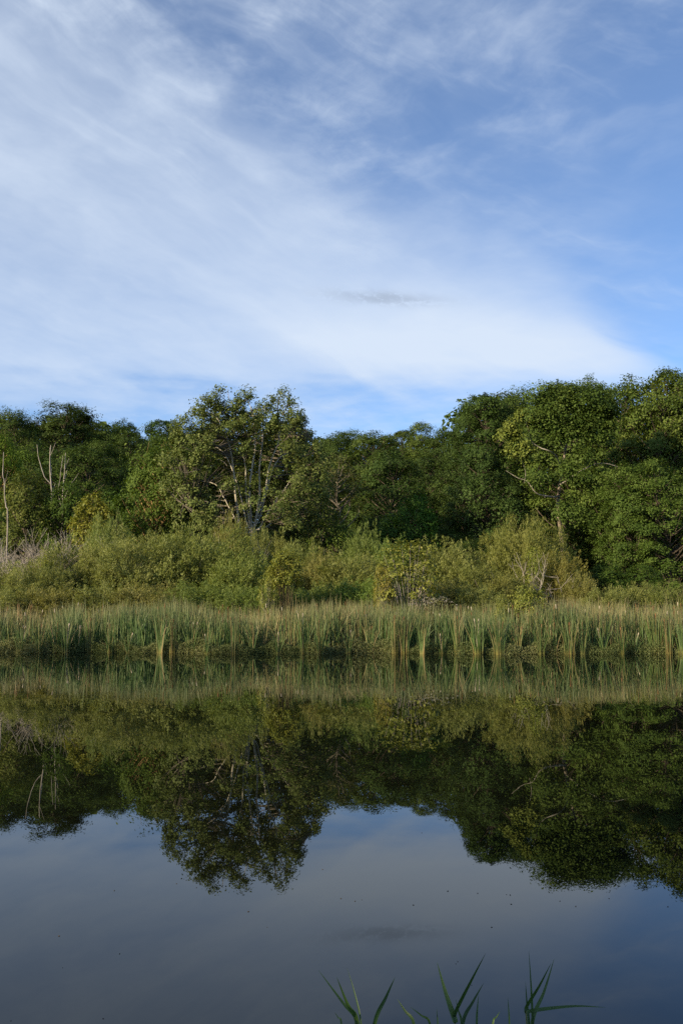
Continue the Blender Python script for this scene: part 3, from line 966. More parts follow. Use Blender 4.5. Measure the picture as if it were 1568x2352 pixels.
snag('small pale forked stub at the right foot of the big maple', 738, 61.5, [
    ([(738, 1192), (738, 1172), (744, 1158), (752, 1140)], 0.04, 0), ([(738, 1172), (735, 1150), (733, 1138)], 0.025, 0)], 0.05)


def bare_shrub_template(seed, H, spread, n_stem=9, depth=4, r0=0.03, leaf=None, mat=None, nl=0):
    r = rn(seed)
    g = Geo()
    tips = []
    def grow(p, d, ln, rad, lev):
        q1 = p + unit(d + r.normal(size=3) * 0.10) * ln * 0.5
        d2 = unit(d + r.normal(size=3) * 0.18 + np.array([0, 0, 0.10]))
        q2 = q1 + d2 * ln * 0.5
        tube(g, bez(p, q1, q2, 5), np.linspace(rad, rad * 0.62, 5), 5 if lev < 2 else 4)
        tips.append(q2)
        if lev < depth:
            for _ in range(2 + (r.random() < 0.55)):
                grow(q2 if r.random() < 0.6 else q1, unit(d2 + r.normal(size=3) * 0.42), ln * (0.62 + 0.2 * r.random()), rad * 0.6, lev + 1)
    for k in range(n_stem):
        th = 2 * np.pi * (k + r.random()) / n_stem
        s = spread * (0.3 + 0.7 * r.random())
        grow(np.array([0.15 * math.cos(th), 0.15 * math.sin(th), -0.1]), unit(np.array([s * math.cos(th), s * math.sin(th), 1.0])), H * 0.36, r0, 0)
    out = [('branches', g.mesh('branches', mat or M_DEAD))]
    if nl:
        T = np.array(tips)
        P = np.repeat(T, nl, 0) + r.normal(size=(len(T) * nl, 3)) * 0.13
        n = len(P)
        lg = Geo()
        leaf_quads(lg, P, unit(r.normal(size=(n, 3)) + np.array([0, -0.2, 0.5])), r.normal(size=(n, 3)) - np.array([0, 0, 0.2]), 0.12, 0.07, np.clip(0.5 + 0.22 * r.normal(size=n), 0, 1))
        out.append(('leaves', lg.mesh('leaves', leaf, False)))
    return out


BARE = [bare_shrub_template(51, 4.0, 0.6, 12, 4, 0.045), bare_shrub_template(52, 4.0, 0.5, 14, 4, 0.045), bare_shrub_template(53, 4.0, 0.75, 5, 4, 0.055), bare_shrub_template(54, 4.0, 0.5, 10, 4, 0.035, mat=M_TWIG)]
for k, (t, px, D, top, rz, lab) in enumerate([
    (0, 52, 52.5, 1228, 0.2, 'grey leafless shrub nearest the left picture edge'), (1, 100, 53.5, 1200, 1.2, 'grey leafless shrub with pale stems below the forked snag'),
    (0, 140, 53.5, 1205, 2.4, 'grey leafless shrub with a split pale trunk beside the yellow sapling'), (1, 78, 55, 1195, 3.4, 'grey leafless shrub behind the two pale bare shrubs'),
    (0, 215, 54, 1235, 4.4, 'small grey twiggy shrub below the upper yellow sapling'), (1, 315, 55, 1235, 0.9, 'grey twiggy shrub left of the tan trunk'),
    (2, 1238, 53.2, 1255, 0.5, 'pale bare branching shrub in front of the round willow'), (3, 1545, 51.5, 1305, 1.5, 'sparse brown twiggy shrub at the right picture edge'),
    (3, 1340, 53.0, 1325, 2.2, 'small brown twiggy shrub right of the round willow'), (0, 505, 56.0, 1215, 2.0, 'grey brown twiggy shrub below the maple trunks')]):
    D = dm(D)
    x = wx(px, D)
    z0 = float(ground(x, D))
    s = (wz(top, D) - z0) / 4.3
    put(BARE[t], 'bare_shrub', lab, 'shrub', (x, D, z0), rz, (s * 1.05, s * 1.05, s), 'bare shrubs in the thicket')


# ------------------------------------------------------------------ willow thicket
def willow_template(seed, H=4.4, R=2.2, n_pl=1500, per=34, L=0.12, Wd=0.031, mat=M_WILLOW):
    """dome of feathery upright shoots with narrow leaves"""
    r = rn(seed)
    u = r.random(n_pl)
    th = r.random(n_pl) * 2 * np.pi
    ct = 1 - u * 0.98
    st = np.sqrt(1 - ct * ct)
    lump = 1 + 0.10 * np.sin(3 * th + seed) * st + 0.09 * np.sin(5 * th + 5 * ct + seed * 2) + 0.06 * np.sin(9 * th - 7 * ct + seed) + 0.03 * r.normal(size=n_pl)
    rad = (0.66 + 0.34 * r.random(n_pl) ** 0.45) * lump
    P = np.column_stack([R * 0.9 * st ** 0.72 * np.cos(th) * rad, R * 0.9 * st ** 0.72 * np.sin(th) * rad, H * 0.86 * ct ** 0.72 * rad + 0.1])
    out = unit(np.column_stack([np.cos(th) * st * 1.0, np.sin(th) * st * 1.0, 0.35 + ct * 0.7]) + r.normal(size=(n_pl, 3)) * 0.42)
    ln = 0.22 + 0.36 * r.random(n_pl) ** 1.6
    t = r.random((n_pl, per))
    sag = np.zeros((n_pl, per, 3))
    sag[..., 2] = -(t ** 2) * 0.22 * (1 - out[:, 2:3])
    pos = P[:, None] + out[:, None] * (t * ln[:, None])[..., None] + sag + r.normal(size=(n_pl, per, 3)) * (0.13 * (1.1 - t))[..., None]
    n = n_pl * per
    pos = pos.reshape(-1, 3)
    ax = unit(np.repeat(out, per, 0) + r.normal(size=(n, 3)) * 0.42 - np.array([0, 0, 0.08]))
    nrm = unit(np.repeat(unit(P * np.array([1, 1, 0.6])), per, 0) * 1.4 + r.normal(size=(n, 3)) * 0.32 + np.array([0, 0, 0.3]))
    nrm = unit(nrm - ax * np.sum(nrm * ax, -1, keepdims=True))
    ti = np.clip(np.repeat(0.5 + 0.13 * r.normal(size=n_pl) + 0.14 * np.sin(4 * th + 6 * ct + seed), per) + 0.10 * r.normal(size=n), 0, 1)
    LL = L * np.clip(1 + 0.3 * r.normal(size=n), 0.5, 1.7)
    g = Geo()
    leaf_quads(g, pos, nrm, ax, LL, LL * (Wd / L), ti, 0.1)
    s = Geo()
    for k in r.choice(n_pl, 70, replace=False):
        a = np.array([0.25 * math.cos(th[k]), 0.25 * math.sin(th[k]), -0.15])
        m = P[k] * np.array([0.45, 0.45, 0.62])
        tube(s, bez(a, m, P[k] + out[k] * ln[k] * 0.8, 7), np.linspace(0.026, 0.006, 7), 4)
    return [('stems', s.mesh('stems', M_TWIG)), ('foliage', g.mesh('foliage', mat, False))]


WIL = [willow_template(60 + k) for k in range(4)]
BIGW = [willow_template(66 + k, 5.0, 3.7, 3500, 30, 0.11, 0.03) for k in range(2)]
OL, GRN, BRN = (0.95, 0.95, 0.95), (0.78, 0.92, 0.8), (0.98, 0.88, 0.88)
WILLOWS = [
    (72, 1303, 98, 51.5, OL, 'broad willow mound in front of the leftmost bare shrubs'),
    (195, 1262, 120, 53, OL, 'willow mound below the small grey twiggy shrub'),
    (328, 1244, 135, 53, OL, 'high willow mound below the tan trunked tree'),
    (455, 1230, 130, 53.5, (0.9, 0.95, 0.85), 'highest willow mound of the left thicket'),
    (552, 1290, 85, 52.2, (0.85, 0.95, 0.8), 'willow mound on the right shoulder of the left thicket'),
    (532, 1214, 48, 56, BRN, 'brownish willow clump rising before the maple trunks'),
    (245, 1215, 50, 56, (0.85, 0.95, 0.9), 'green willow behind the left thicket under the yellow sapling'),
    (25, 1364, 70, 49.6, OL, 'low willow at the left picture edge right behind the cattails'),
    (125, 1360, 78, 49.8, BRN, 'low brownish willow behind the cattails, second from the left edge'),
    (235, 1356, 80, 50, OL, 'low willow behind the cattails below the twiggy shrub'),
    (345, 1354, 80, 50, BRN, 'low willow with bare stems showing at its foot'),
    (445, 1352, 80, 50, GRN, 'low green willow below the highest mound'),
    (540, 1358, 70, 49.8, GRN, 'low green willow where the left thicket ends'),
    (605, 1366, 60, 49.5, (0.68, 0.9, 0.7), 'lowest green willow sloping down to the cattails'),
    (588, 1240, 46, 56.4, OL, 'willow clump hiding the foot of the maple trunks'),
    (625, 1246, 58, 57, OL, 'willow at the right foot of the maple trunks'),
    (695, 1262, 58, 55.5, (0.85, 0.9, 0.85), 'willow behind the middle yellow bush'),
    (740, 1290, 55, 53.5, BRN, 'brownish willow right of the middle yellow bush'),
    (690, 1362, 65, 50, (0.72, 0.88, 0.72), 'low willow in front of the middle yellow bush'),
    (760, 1352, 65, 50.5, GRN, 'low green willow in the centre behind the cattails'),
    (815, 1290, 85, 53, OL, 'broad willow left of the large yellow bush'),
    (838, 1240, 48, 56.5, GRN, 'green willow below the dense oak'),
    (835, 1345, 70, 50.3, (0.75, 1.0, 0.75), 'feathery bright green willow left of the large yellow bush foot'),
    (905, 1366, 60, 50, GRN, 'low willow in front of the large yellow bush'),
    (900, 1262, 45, 56, (0.7, 0.9, 0.7), 'green willow behind the large yellow bush'),
    (1030, 1268, 82, 55, OL, 'willow right of the large yellow bush'),
    (1085, 1306, 72, 53.5, (0.9, 0.9, 0.85), 'willow between large yellow bush and round willow'),
    (1015, 1345, 72, 51, BRN, 'brownish low willow right of the large yellow bush foot'),
    (1095, 1358, 60, 50.3, OL, 'low willow beside the yellow green bush in the cattails'),
    (1130, 1290, 48, 55.5, GRN, 'green willow at the left side of the round willow'),
    (1207, 1212, 102, 55, (0.88, 0.85, 0.7), 'tall round domed willow before the right hand wood'),
    (1285, 1290, 55, 53.5, (0.95, 0.82, 0.7), 'brownish willow on the right side of the round willow'),
    (1165, 1330, 55, 52, (0.85, 0.8, 0.7), 'low brownish willow in front of the round willow'),
    (1330, 1335, 44, 52.5, BRN, 'small willow right of the brownish willow'),
    (1395, 1362, 60, 51, OL, 'low willow below the dark gap'),
    (1460, 1352, 55, 51.5, OL, 'low rounded willow below the right hand trees'),
    (1525, 1362, 60, 51, (0.85, 0.9, 0.8), 'low willow in front of the brown twiggy shrub at the right'),
]
for k, (px, top, hw, D, colr, lab) in enumerate(WILLOWS):
    D = dm(D)
    x = wx(px, D)
    z0 = float(ground(x, D))
    big = hw >= 95
    put(BIGW[k % 2] if big else WIL[k % 4], 'willow_shrub', lab, 'shrub', (x, D, z0), k * 2.4, ((hw * 1.2 / F * D) / (3.7 if big else 2.2),) * 2 + ((wz(top, D) - z0) / (4.5 if big else 3.85),), 'willow shrubs behind the cattails', colr)


# ------------------------------------------------------------------ yellowing bushes
def yellow_template(seed, H, R, n_b, rb, nsub, nleaf, L, sparse=False, hb=0.12):
    r = rn(seed)
    def samp(k):
        t = r.random(k)
        th = r.random(k) * 2 * np.pi
        prof = np.sqrt(np.clip(1 - ((t - 0.42) / 0.62) ** 2, 0.05, 1))
        rad = R * 0.85 * prof * (0.3 + 0.7 * r.random(k) ** 0.5)
        return np.column_stack([rad * np.cos(th), rad * np.sin(th), H * (hb + (0.92 - hb) * t)])
    C = darts(r, samp, n_b, rb * 0.6)
    g = Geo()
    bough_leaves(g, r, C, rb * np.clip(1 + 0.25 * r.normal(size=len(C)), 0.5, 1.5), unit(C - np.array([0, 0, H * 0.3])), nsub, nleaf, L, flat=0.8, spread=0.3)
    s = Geo()
    for c in C:
        a = np.array([c[0] * 0.12, c[1] * 0.12, -0.1])
        tube(s, bez(a, c * np.array([0.5, 0.5, 0.7]), c + np.array([0, 0, rb * 0.4]), 6), np.linspace(0.022, 0.005, 6), 4)
    return [('stems', s.mesh('stems', M_DEAD if sparse else M_TWIG)), ('foliage', g.mesh('foliage', M_YELLOW, False))]


YEL = [yellow_template(81, 3.0, 1.5, 60, 0.42, 8, 12, 0.12), yellow_template(82, 3.6, 1.5, 60, 0.34, 7, 9, 0.11, True, hb=0.38), yellow_template(83, 2.6, 1.5, 70, 0.42, 9, 12, 0.11), yellow_template(84, 4.8, 1.3, 60, 0.36, 8, 11, 0.12, hb=0.58)]
for (k, px, top, hw, D, H, colr, lab) in [
    (3, 213, 1138, 62, 57, 4.8, (0.95, 1, 0.85), 'yellow leaved sapling standing over the left thicket'),
    (3, 655, 1266, 52, 49.0, 4.8, (0.92, 1, 0.9), 'yellow green leafy bush in the middle of the thicket'),
    (1, 615, 1318, 25, 48.8, 3.6, (0.9, 1, 0.9), 'small yellow sprig left of the middle yellow bush'),
    (1, 940, 1240, 86, 49.6, 3.6, (0.82, 0.9, 0.85), 'large sparse yellow bush with pale bare stems'),
    (1, 880, 1295, 25, 49.3, 3.6, (1.1, 1, 0.9), 'small yellow sprig left of the large yellow bush'),
    (2, 1212, 1352, 55, 46.5, 2.6, (0.85, 0.95, 0.9), 'rounded yellow green bush standing in the cattails'),
    (2, 1150, 1374, 18, 46, 2.6, (0.85, 0.95, 0.9), 'small yellow green bush left of the rounded one in the cattails'),
    (0, 110, 1285, 22, 51.5, 3.0, (0.9, 1, 0.8), 'small yellow sprig below the leafless shrubs'),
    (0, 408, 1226, 20, 56, 3.0, (0.95, 1, 0.8), 'small yellow sapling tip left of the highest willow mound'),
    (1, 1225, 1258, 24, 52.9, 3.6, (0.8, 0.95, 0.7), 'few yellow green leaves among the pale bare branches'),
]:
    D = dm(D)
    x = wx(px, D)
    z0 = float(ground(x, D))
    put(YEL[k], 'yellow_bush', lab, 'bush', (x, D, z0), px * 0.1, ((hw / F * D) / 1.5,) * 2 + ((wz(top, D) - z0) / (H * 0.98),), 'yellowing bushes', colr)


# ------------------------------------------------------------------ cattails
def blades(g, r, base, h, lean, w, tint, kink=None, nseg=4):
    """ribbon blades: base (n,3), height, lean vector (n,2) reached at the tip, width"""
    n = len(base)
    t = np.linspace(0, 1, nseg + 1)
    curve = t[None] ** 1.8
    c = base[:, None] + np.stack([lean[:, 0:1] * curve, lean[:, 1:2] * curve, h[:, None] * t[None] * (1 - 0.06 * t[None] * np.linalg.norm(lean, axis=1)[:, None])], -1)
    if kink is not None:      # broken over tips
        kk = kink[:, None] * np.clip(t[None] - 0.6, 0, 1) * 2.5
        c[..., 2] -= kk * h[:, None] * 0.42
        c[..., 0] += kk * (r.choice([-1, 1], n) * 0.35)[:, None]
    th = r.random(n) * np.pi
    side = np.stack([np.cos(th), np.sin(th) * 0.6, np.zeros(n)], -1)
    wd = w[:, None] * np.array([0.75, 1.0, 0.9, 0.65, 0.10] if nseg == 4 else np.linspace(1, 0.1, nseg + 1))[None]
    a = c - side[:, None] * wd[..., None] * 0.5
    b = c + side[:, None] * wd[..., None] * 0.5
    v = np.stack([a, b], 2).reshape(n, -1, 3)
    k = np.arange(nseg) * 2
    q1 = np.stack([k, k + 1, k + 3, k + 2], -1)
    q = (np.arange(n)[:, None, None] * (2 * (nseg + 1)) + q1[None]).reshape(-1, 4)
    g.add(v.reshape(-1, 3), q, np.repeat(np.clip(tint, 0, 1), nseg), np.tile(np.repeat(t, 2), n))


def spindle(g, p, h, rad, d):
    z = np.array([0, 0.08, 0.3, 0.7, 0.92, 1.0])
    tube(g, p + d * (z * h)[:, None], rad * np.array([0.25, 0.9, 1, 1, 0.85, 0.15]), 6)


def cattail_bed():
    r = rn(101)
    g = Geo()
    N = 50000
    x = r.uniform(-23, 23, N)
    depth = r.random(N) ** 1.35 * 11.0
    y = shore(x) + 0.02 + depth
    cl = np.sin(x * 2.3 + 0.7 * y) + np.sin(x * 5.1 - y * 1.3) * 0.7 + np.sin(x * 0.8 + y * 0.5)
    keep = r.random(N) < np.clip(0.68 + 0.22 * cl, 0.25, 1.0) * np.where(depth < 1.2, 1.35, 1.0)
    x, y, depth, cl = x[keep], y[keep], depth[keep], cl[keep]
    n = len(x)
    z = ground(x, y) - 0.03
    hv = 1.66 + 0.16 * np.sin(x * 0.7 + 1) + 0.12 * np.sin(x * 2.9 + y) + 0.19 * r.normal(size=n) + 0.008 * depth
    hv = hv + 0.10 * np.sin(x * 1.3 + 0.4 * y) + 0.08 * np.sin(x * 6.1 + y * 2)
    h = np.clip(hv, 0.7, 2.4) * np.where(r.random(n) < 0.14, 0.65, 1.0)
    lean = r.normal(size=(n, 2)) * np.array([0.17, 0.13])
    bad = r.random(n) < 0.05
    lean[bad] *= 3.5
    drift = 0.32 + 0.16 * np.sin(x * 0.45 + 2.2) + 0.10 * np.sin(x * 1.9 + y * 0.8)
    tint = drift + 0.20 * r.normal(size=n) + 0.012 * depth
    kink = np.where(r.random(n) < 0.10, r.random(n), 0)
    blades(g, r, np.column_stack([x, y, z]), h, lean, r.uniform(0.018, 0.040, n), tint, kink)
    # fallen dead leaves and stalks lying at the water's edge
    m = 900
    fx = r.uniform(-22, 22, m)
    fy = shore(fx) - 0.05 + 0.5 * r.random(m)
    blades(g, r, np.column_stack([fx, fy, np.maximum(ground(fx, fy), 0) + 0.02]), r.uniform(0.1, 0.7, m), r.normal(size=(m, 2)) * np.array([0.7, 0.25]), r.uniform(0.012, 0.026, m), r.uniform(0.55, 1.0, m))
    e = empty('cattail_bed', (0, 38, 0))
    e['kind'] = 'stuff'
    tag(e, 'dense cattail bed along the whole far shore', 'cattails')
    o = obj('leaves', g.mesh('leaves', M_CAT), e)
    o.location = (0, -38, 0)
    o['kind'] = 'stuff'
    s1, s2 = Geo(), Geo()
    for k in range(300):
        xx = r.uniform(-22, 22)
        yy = shore(xx) + 0.2 + r.random() ** 1.5 * 9
        d = unit(np.array([r.normal() * 0.06, r.normal() * 0.06, 1.0]))
        hh = r.uniform(1.15, 1.75)
        b = np.array([xx, yy, float(ground(xx, yy))])
        pale = r.random() < 0.22
        tube(s1, np.array([b, b + d * hh]), (0.009, 0.006), 4)
        spindle(s2 if pale else s1, b + d * hh, r.uniform(0.13, 0.20), 0.016 if pale else 0.014, d)
    for gg, mt in ((s1, M_SPIKE), (s2, M_FLUFF)):
        o = obj('seed_heads', gg.mesh('seed_heads', mt), e)
        o.location = (0, -38, 0)
        o['kind'] = 'stuff'


cattail_bed()


def clump_template(seed, n=42, H=1.9, rb=0.13, green=0.33, spread=0.34):
    r = rn(seed)
    g = Geo()
    th = r.random(n) * 2 * np.pi
    rr = rb * np.sqrt(r.random(n))
    base = np.column_stack([rr * np.cos(th), rr * np.sin(th), np.full(n, -0.12)])
    lean = np.column_stack([np.cos(th), np.sin(th)]) * (rr / rb * spread)[:, None] + r.normal(size=(n, 2)) * 0.09
    h = H * np.clip(1 + 0.14 * r.normal(size=n), 0.5, 1.25)
    tint = np.where(r.random(n) < 0.82, green + 0.10 * r.normal(size=n), 0.8 + 0.1 * r.normal(size=n))
    blades(g, r, base, h, lean, r.uniform(0.017, 0.036, n), tint, np.where(r.random(n) < 0.06, r.random(n), 0))
    out = [('leaves', g.mesh('leaves', M_CAT))]
    for k in range(1 + seed % 2):
        s = Geo()
        d = unit(np.array([r.normal() * 0.08, r.normal() * 0.05, 1.0]))
        tube(s, np.array([[0.05 * k, 0, -0.1], d * H * 0.8]), (0.009, 0.006), 4)
        spindle(s, d * H * 0.8, 0.17, 0.016, d)
        out.append(('seed_head', s.mesh('seed_head', M_FLUFF if seed % 3 == 0 else M_SPIKE)))
    return out


CL = [clump_template(110 + k, n, H, rb, gr, sp) for k, (n, H, rb, gr, sp) in enumerate([(40, 1.75, .12, .30, .30), (55, 1.95, .17, .34, .36), (34, 1.5, .10, .28, .42), (48, 1.9, .14, .5, .28), (30, 1.3, .09, .25, .45), (60, 2.0, .2, .4, .3)])]
CLUMPS = [
    (55, 1, 'bright green cattail clump at the waterline nearest the left edge'), (98, 2, 'short green cattail clump below the leftmost bare shrubs'), (135, 0, 'green cattail clump with yellow base below the forked snag'),
    (158, 1, 'wide green cattail clump right of the one below the forked snag'), (185, 4, 'short bright cattail clump below the yellow sapling'), (213, 3, 'cattail clump with orange dead blades below the yellow sapling'),
    (258, 0, 'dark green cattail clump below the twiggy shrub'), (300, 4, 'short shaded cattail clump below the left thicket'), (372, 0, 'green cattail clump below the high willow mound'), (400, 3, 'tan cattail clump below the high willow mound'),
    (444, 1, 'green cattail clump under the highest willow mound'), (478, 4, 'short yellow based cattail clump under the highest willow mound'), (540, 3, 'orange tan cattail clump left of the maple'),
    (582, 0, 'green cattail clump directly below the maple trunk'), (640, 4, 'short green cattail clump below the small yellow sprig'), (697, 1, 'green cattail clump below the middle yellow bush'), (735, 0, 'narrow green cattail clump right of the middle yellow bush'),
    (800, 4, 'short shaded cattail clump in the centre of the shore'), (850, 0, 'green cattail clump left of the large yellow bush'), (905, 3, 'brown tan cattail clump below the large yellow bush'), (925, 5, 'dense dark cattail clump below the large yellow bush'),
    (968, 0, 'green cattail clump right below the large yellow bush'), (1012, 4, 'short cattail clump right of the large yellow bush'), (1048, 3, 'tan based cattail clump between the yellow bushes'), (1095, 1, 'green cattail clump left of the rounded yellow green bush'),
    (1142, 5, 'tall dense cattail clump with pale bases below the small yellow green bush'), (1185, 3, 'straw based cattail clump below the rounded yellow green bush'), (1238, 2, 'fan shaped green cattail clump below the rounded yellow green bush'),
    (1266, 0, 'narrow pale based cattail clump right of the fan shaped one'), (1302, 5, 'dense sunlit cattail clump with yellow bases below the dark gap'), (1333, 2, 'fan shaped cattail clump just left of the low right willows'),
    (1378, 4, 'short sunlit cattail clump below the low right willow'), (1422, 2, 'green sunlit cattail clump below the leafy right tree'), (1450, 4, 'short green cattail clump right of the sunlit one'),
    (1500, 5, 'large sunlit cattail clump near the right edge'), (1528, 3, 'straw coloured cattail clump close to the right edge'), (1560, 1, 'cattail clump cut by the right picture edge'),
]
for k, (px, t, lab) in enumerate(CLUMPS):
    x = wx(px, 38.7)
    y = float(shore(x)) - 0.12 - 0.45 * ((k * 0.618) % 1)
    x = wx(px, y)
    put(CL[t], 'cattail_clump', lab, 'cattail', (x, y, 0.03), k * 1.9, (0.9 + 0.25 * ((k * 0.37) % 1), 0.9 + 0.25 * ((k * 0.37) % 1), 0.62 + 0.30 * ((k * 0.733) % 1)), 'cattail clumps at the waterline', (1.0, 1.0, 1.0))


def shore_weeds():
    r = rn(120)
    g = Geo()
    n = 110000
    x = r.uniform(-18, 18, n)
    y = shore(x) - 0.38 + r.random(n) ** 1.7 * 2.0
    hmax = 0.28 + 0.22 * (np.sin(x * 1.3) * np.sin(x * 0.47 + 1) + 1) * 0.6 + 0.12 * np.sin(x * 4.1)
    z = np.maximum(ground(x, y), 0.0) + r.random(n) ** 1.2 * np.clip(hmax, 0.18, 1.0)
    P = np.column_stack([x, y, z])
    nrm = unit(r.normal(size=(n, 3)) * 0.7 + np.array([0, -0.2, 0.6]))
    ax = r.normal(size=(n, 3)) + np.array([0, 0, 0.6])
    tint = np.clip(0.5 + 0.22 * np.sin(x * 0.9 + 1) + 0.2 * r.normal(size=n), 0, 1)
    leaf_quads(g, P, nrm, ax, r.uniform(0.06, 0.16, n), r.uniform(0.010, 0.026, n), tint, 0.1)
    o = obj('shore_weeds', g.mesh('shore_weeds', M_WEED, False))
    o['kind'] = 'stuff'
    tag(o, 'low grey green weeds matted along the waterline', 'weeds')


shore_weeds()


def flower_weed():
    r = rn(131)
    D = 42.0
    x0 = wx(992, D)
    z0 = float(ground(x0, D))
    top = wz(1374, D) - z0
    e = tag(empty('flowering_weed', (x0, D, z0)), 'weed with small white flower heads behind the middle cattails', 'weed')
    s, f, l = Geo(), Geo(), Geo()
    for k in range(40):
        d = np.array([r.normal() * 0.42, r.normal() * 0.3, top * (0.82 + 0.2 * r.random())])
        tube(s, bez(np.zeros(3), d * np.array([0.3, 0.3, 0.6]), d, 5), np.linspace(0.01, 0.004, 5), 4)
        P = d + r.normal(size=(14, 3)) * np.array([0.05, 0.05, 0.02])
        leaf_quads(f, P, unit(r.normal(size=(14, 3)) * 0.5 + np.array([0, -0.3, 1])), r.normal(size=(14, 3)), 0.035, 0.028, r.random(14))
        P = d * r.uniform(0.3, 0.95, (18, 1)) + r.normal(size=(18, 3)) * 0.08
        leaf_quads(l, P, unit(r.normal(size=(18, 3)) + np.array([0, 0, 0.6])), r.normal(size=(18, 3)), 0.13, 0.035, r.random(18))
    obj('stems', s.mesh('stems', M_TWIG), e)
    obj('leaves', l.mesh('leaves', M_WEED, False), e)
    obj('flowers', f.mesh('flowers', M_FLOWER, False), e)


flower_weed()


# ------------------------------------------------------------------ foreground reeds on the near bank
def c7(cx, cy):
    return 658.6 + cx * 0.5, 2069.8 + cy * 0.5


def reed(label, stem_c, D, leaves, seed):
    r = rn(seed)
    top = at(*c7(*stem_c), D)
    bx, by = top[0] + 0.04, D - 0.05
    gz = float(ground(bx, by))
    org = np.array([bx, by, gz])
    e = tag(empty('reed', org), label, 'reed', 'reeds on the near bank')
    g = Geo()
    tube(g, bez(np.zeros(3) - np.array([0, 0, 0.1]), (top - org) * np.array([0.4, 0.4, 0.55]), top - org, 10), np.linspace(0.006, 0.0026, 10), 7)
    obj('stem', g.mesh('stem', M_STRAW), e)
    for pts, wpx, dz in leaves:
        P = np.array([at(*c7(*p), D + dz * i) for i, p in enumerate(pts)]) - org
        low = P[0] - (P[1] - P[0]) * 0.15
        start = (top - org) if pts[0][1] < 545 else low + np.array([0, 0, -0.12])
        P = np.vstack([start[None], P])
        n = 16
        s = smooth_line(P, n)
        t = np.linspace(0, 1, n)
        d = unit(np.gradient(s, axis=0))
        view = unit(np.array([0.25 * r.normal(), -1.0, 0.35 + 0.2 * r.normal()]))
        side = unit(np.cross(d, view))
        up = np.cross(side, d)
        w = wpx * 0.5 / F * D * np.clip(np.minimum(0.35 + t * 3.2, 1), 0, 1) * np.clip((1 - t) * 1.9, 0.02, 1) ** 0.8
        a, b, m = s - side * w[:, None] * 0.5, s + side * w[:, None] * 0.5, s - up * (w * 0.16)[:, None]
        V = np.stack([a, m, b], 1).reshape(-1, 3)
        k = np.arange(n - 1)[:, None] * 3
        q = np.concatenate([k + np.array([[0, 1, 4, 3]]), k + np.array([[1, 2, 5, 4]])])
        lg = Geo().add(V, q, 0.5 + 0.2 * r.normal(), np.repeat(t, 3))
        obj('leaf', lg.mesh('leaf', M_REED), e)


reed('leftmost foreground reed with leaves spreading in a fan', (322, 575), 3.1, [
    ([(320, 555), (258, 468), (150, 318)], 17, 0.02), ([(318, 552), (280, 480), (230, 350)], 20, -0.03), ([(336, 560), (308, 420), (275, 305)], 7, 0.04), ([(250, 562), (236, 535), (221, 510)], 8, 0.02)], 201)
reed('foreground reed with one broad upright leaf right of the leftmost reed', (392, 600), 3.0, [([(396, 562), (447, 440), (486, 350)], 19, 0.02)], 202)
reed('low foreground reed with two small leaf tips left of the middle reed', (640, 600), 3.3, [([(567, 562), (530, 505), (496, 450)], 13, 0.02), ([(638, 564), (600, 525), (553, 486)], 10, -0.02), ([(672, 562), (670, 525), (668, 490)], 5, 0.0)], 203)
reed('middle foreground reed with crossing long leaves', (748, 560), 3.05, [
    ([(746, 540), (708, 420), (672, 282)], 24, 0.03), ([(750, 512), (818, 372), (886, 240)], 16, -0.04), ([(782, 560), (828, 462), (876, 376)], 15, 0.03), ([(776, 560), (764, 505), (752, 450)], 9, 0.02), ([(843, 562), (847, 490), (853, 428)], 9, 0.02)], 204)
reed('short foreground reed tip between the middle and right reeds', (950, 610), 3.4, [([(914, 563), (930, 532), (947, 505)], 8, 0.01), ([(986, 563), (984, 500), (981, 440)], 7, 0.01)], 205)
reed('right foreground reed with one leaf held out level to the right', (1060, 505), 3.15, [
    ([(1088, 548), (1140, 418), (1188, 265)], 17, 0.03), ([(1064, 482), (1120, 390), (1174, 285)], 14, -0.03), ([(1088, 545), (1084, 390), (1077, 228)], 10, 0.02), ([(1072, 562), (1064, 460), (1060, 370)], 11, 0.02), ([(1060, 508), (1150, 494), (1280, 482), (1408, 488)], 15, 0.03)], 206)


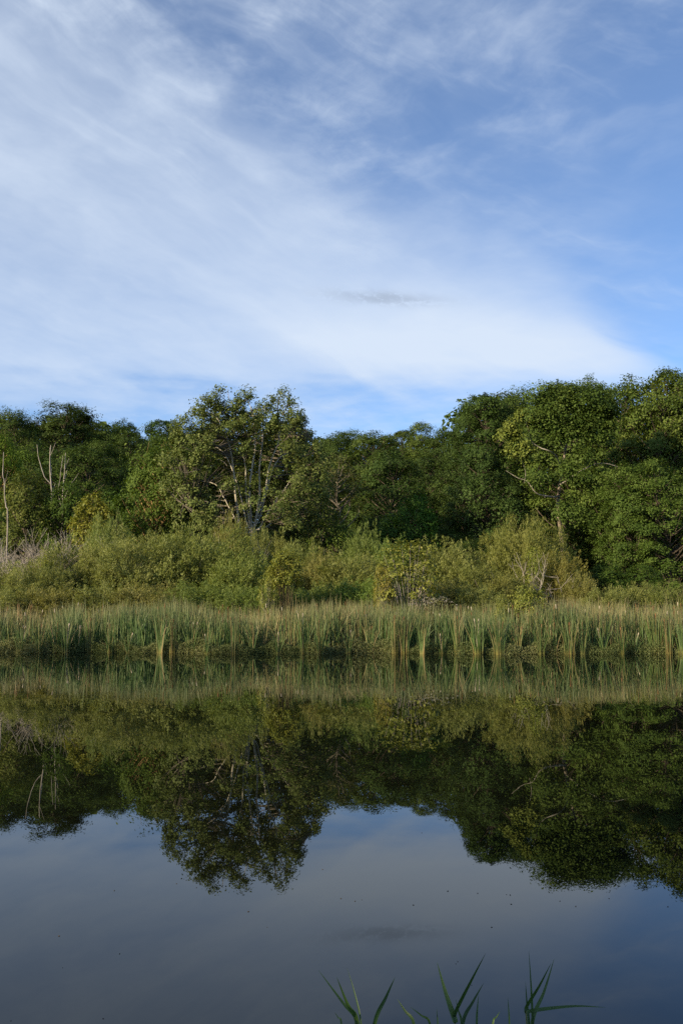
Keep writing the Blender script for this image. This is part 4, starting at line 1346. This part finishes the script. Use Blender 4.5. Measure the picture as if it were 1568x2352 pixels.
# ------------------------------------------------------------------ specks floating on the pond
def floaters():
    r = rn(141)
    g = Geo()
    V, Q = [], []
    th = np.arange(7) * 2 * np.pi / 7
    rad = 0.035 * (1 + 0.3 * np.sin(th * 2 + 1))
    ringa = np.column_stack([rad * np.cos(th), rad * 0.7 * np.sin(th), np.full(7, -0.004)])
    ringb = np.column_stack([rad * 0.6 * np.cos(th), rad * 0.45 * np.sin(th), np.full(7, 0.018)])
    V = np.vstack([ringa, ringb, [[0, 0, 0.024]]])
    Q = [(k, (k + 1) % 7, 7 + (k + 1) % 7, 7 + k) for k in range(7)] + [(7, 8, 9, 14), (9, 10, 11, 14), (11, 12, 13, 14), (13, 7, 14, 14)][:3]
    me = g.add(V, Q).mesh('floating_leaf', M_BARK)
    pts = [(578, 2094), (295, 2191), (170, 2223), (418, 2030), (462, 2039), (783, 2064), (814, 2070), (829, 2067), (943, 2079), (1020, 2047), (1086, 2052), (1116, 2130), (1150, 2055), (1158, 2056), (1160, 2077), (1242, 2021),
           (1248, 2023), (1268, 2070), (1303, 2082), (1377, 2064), (1507, 2083), (1040, 2209), (1036, 2214), (1070, 2263), (963, 1913), (262, 2340), (60, 2345), (280, 2046), (742, 1997), (1200, 2003), (620, 2130), (160, 2150)]
    for k, (px, py) in enumerate(pts):
        D = EYE / math.tan(math.atan((py - YC) / F) - TILT)
        o = obj('floating_leaf', me)
        o.location = (wx(px, D), D, 0)
        o.rotation_euler = (0, 0, k * 1.1)
        s = (0.7 + 0.5 * r.random()) * (0.12 if py > 2180 else 0.17)
        o.scale = (s, s, s)
        tag(o, 'tiny dark speck of leaf litter floating on the open water', 'leaf', 'specks floating on the pond')


floaters()


# ------------------------------------------------------------------ trees on the left bank and behind the viewer, whose shade reaches the far reeds
for k, (x, y, H, R, lab) in enumerate([
    (-55, 11.5, 11.9, 5.6, 'oak on the left bank outside the view, farthest from the water'), (-49, 9.5, 13.2, 5.2, 'oak on the left bank outside the view, second from the far end'),
    (-43, 10.5, 13.8, 5.2, 'oak on the left bank outside the view, tallest of the row'), (-37.5, 9.5, 13.7, 4.8, 'oak on the left bank outside the view, third from the water'),
    (-32.5, 10.5, 13.2, 4.4, 'oak on the left bank outside the view, second from the water'), (-27.5, 10.5, 12.4, 4.2, 'oak on the left bank outside the view, nearest the water'), (-7.5, -3.5, 9.5, 4.2, 'oak on the near bank just behind the viewer'), (-4.5, -6, 9.0, 4.0, 'smaller oak on the near bank behind the viewer')]):
    t = OAKS[k % 3]
    HH, RR = SIZE[id(t)]
    put(t, 'oak_tree', lab, 'tree', (x, y, float(ground(x, y))), k * 1.7, (R / RR, R / RR, H / HH), 'oaks on the near banks')
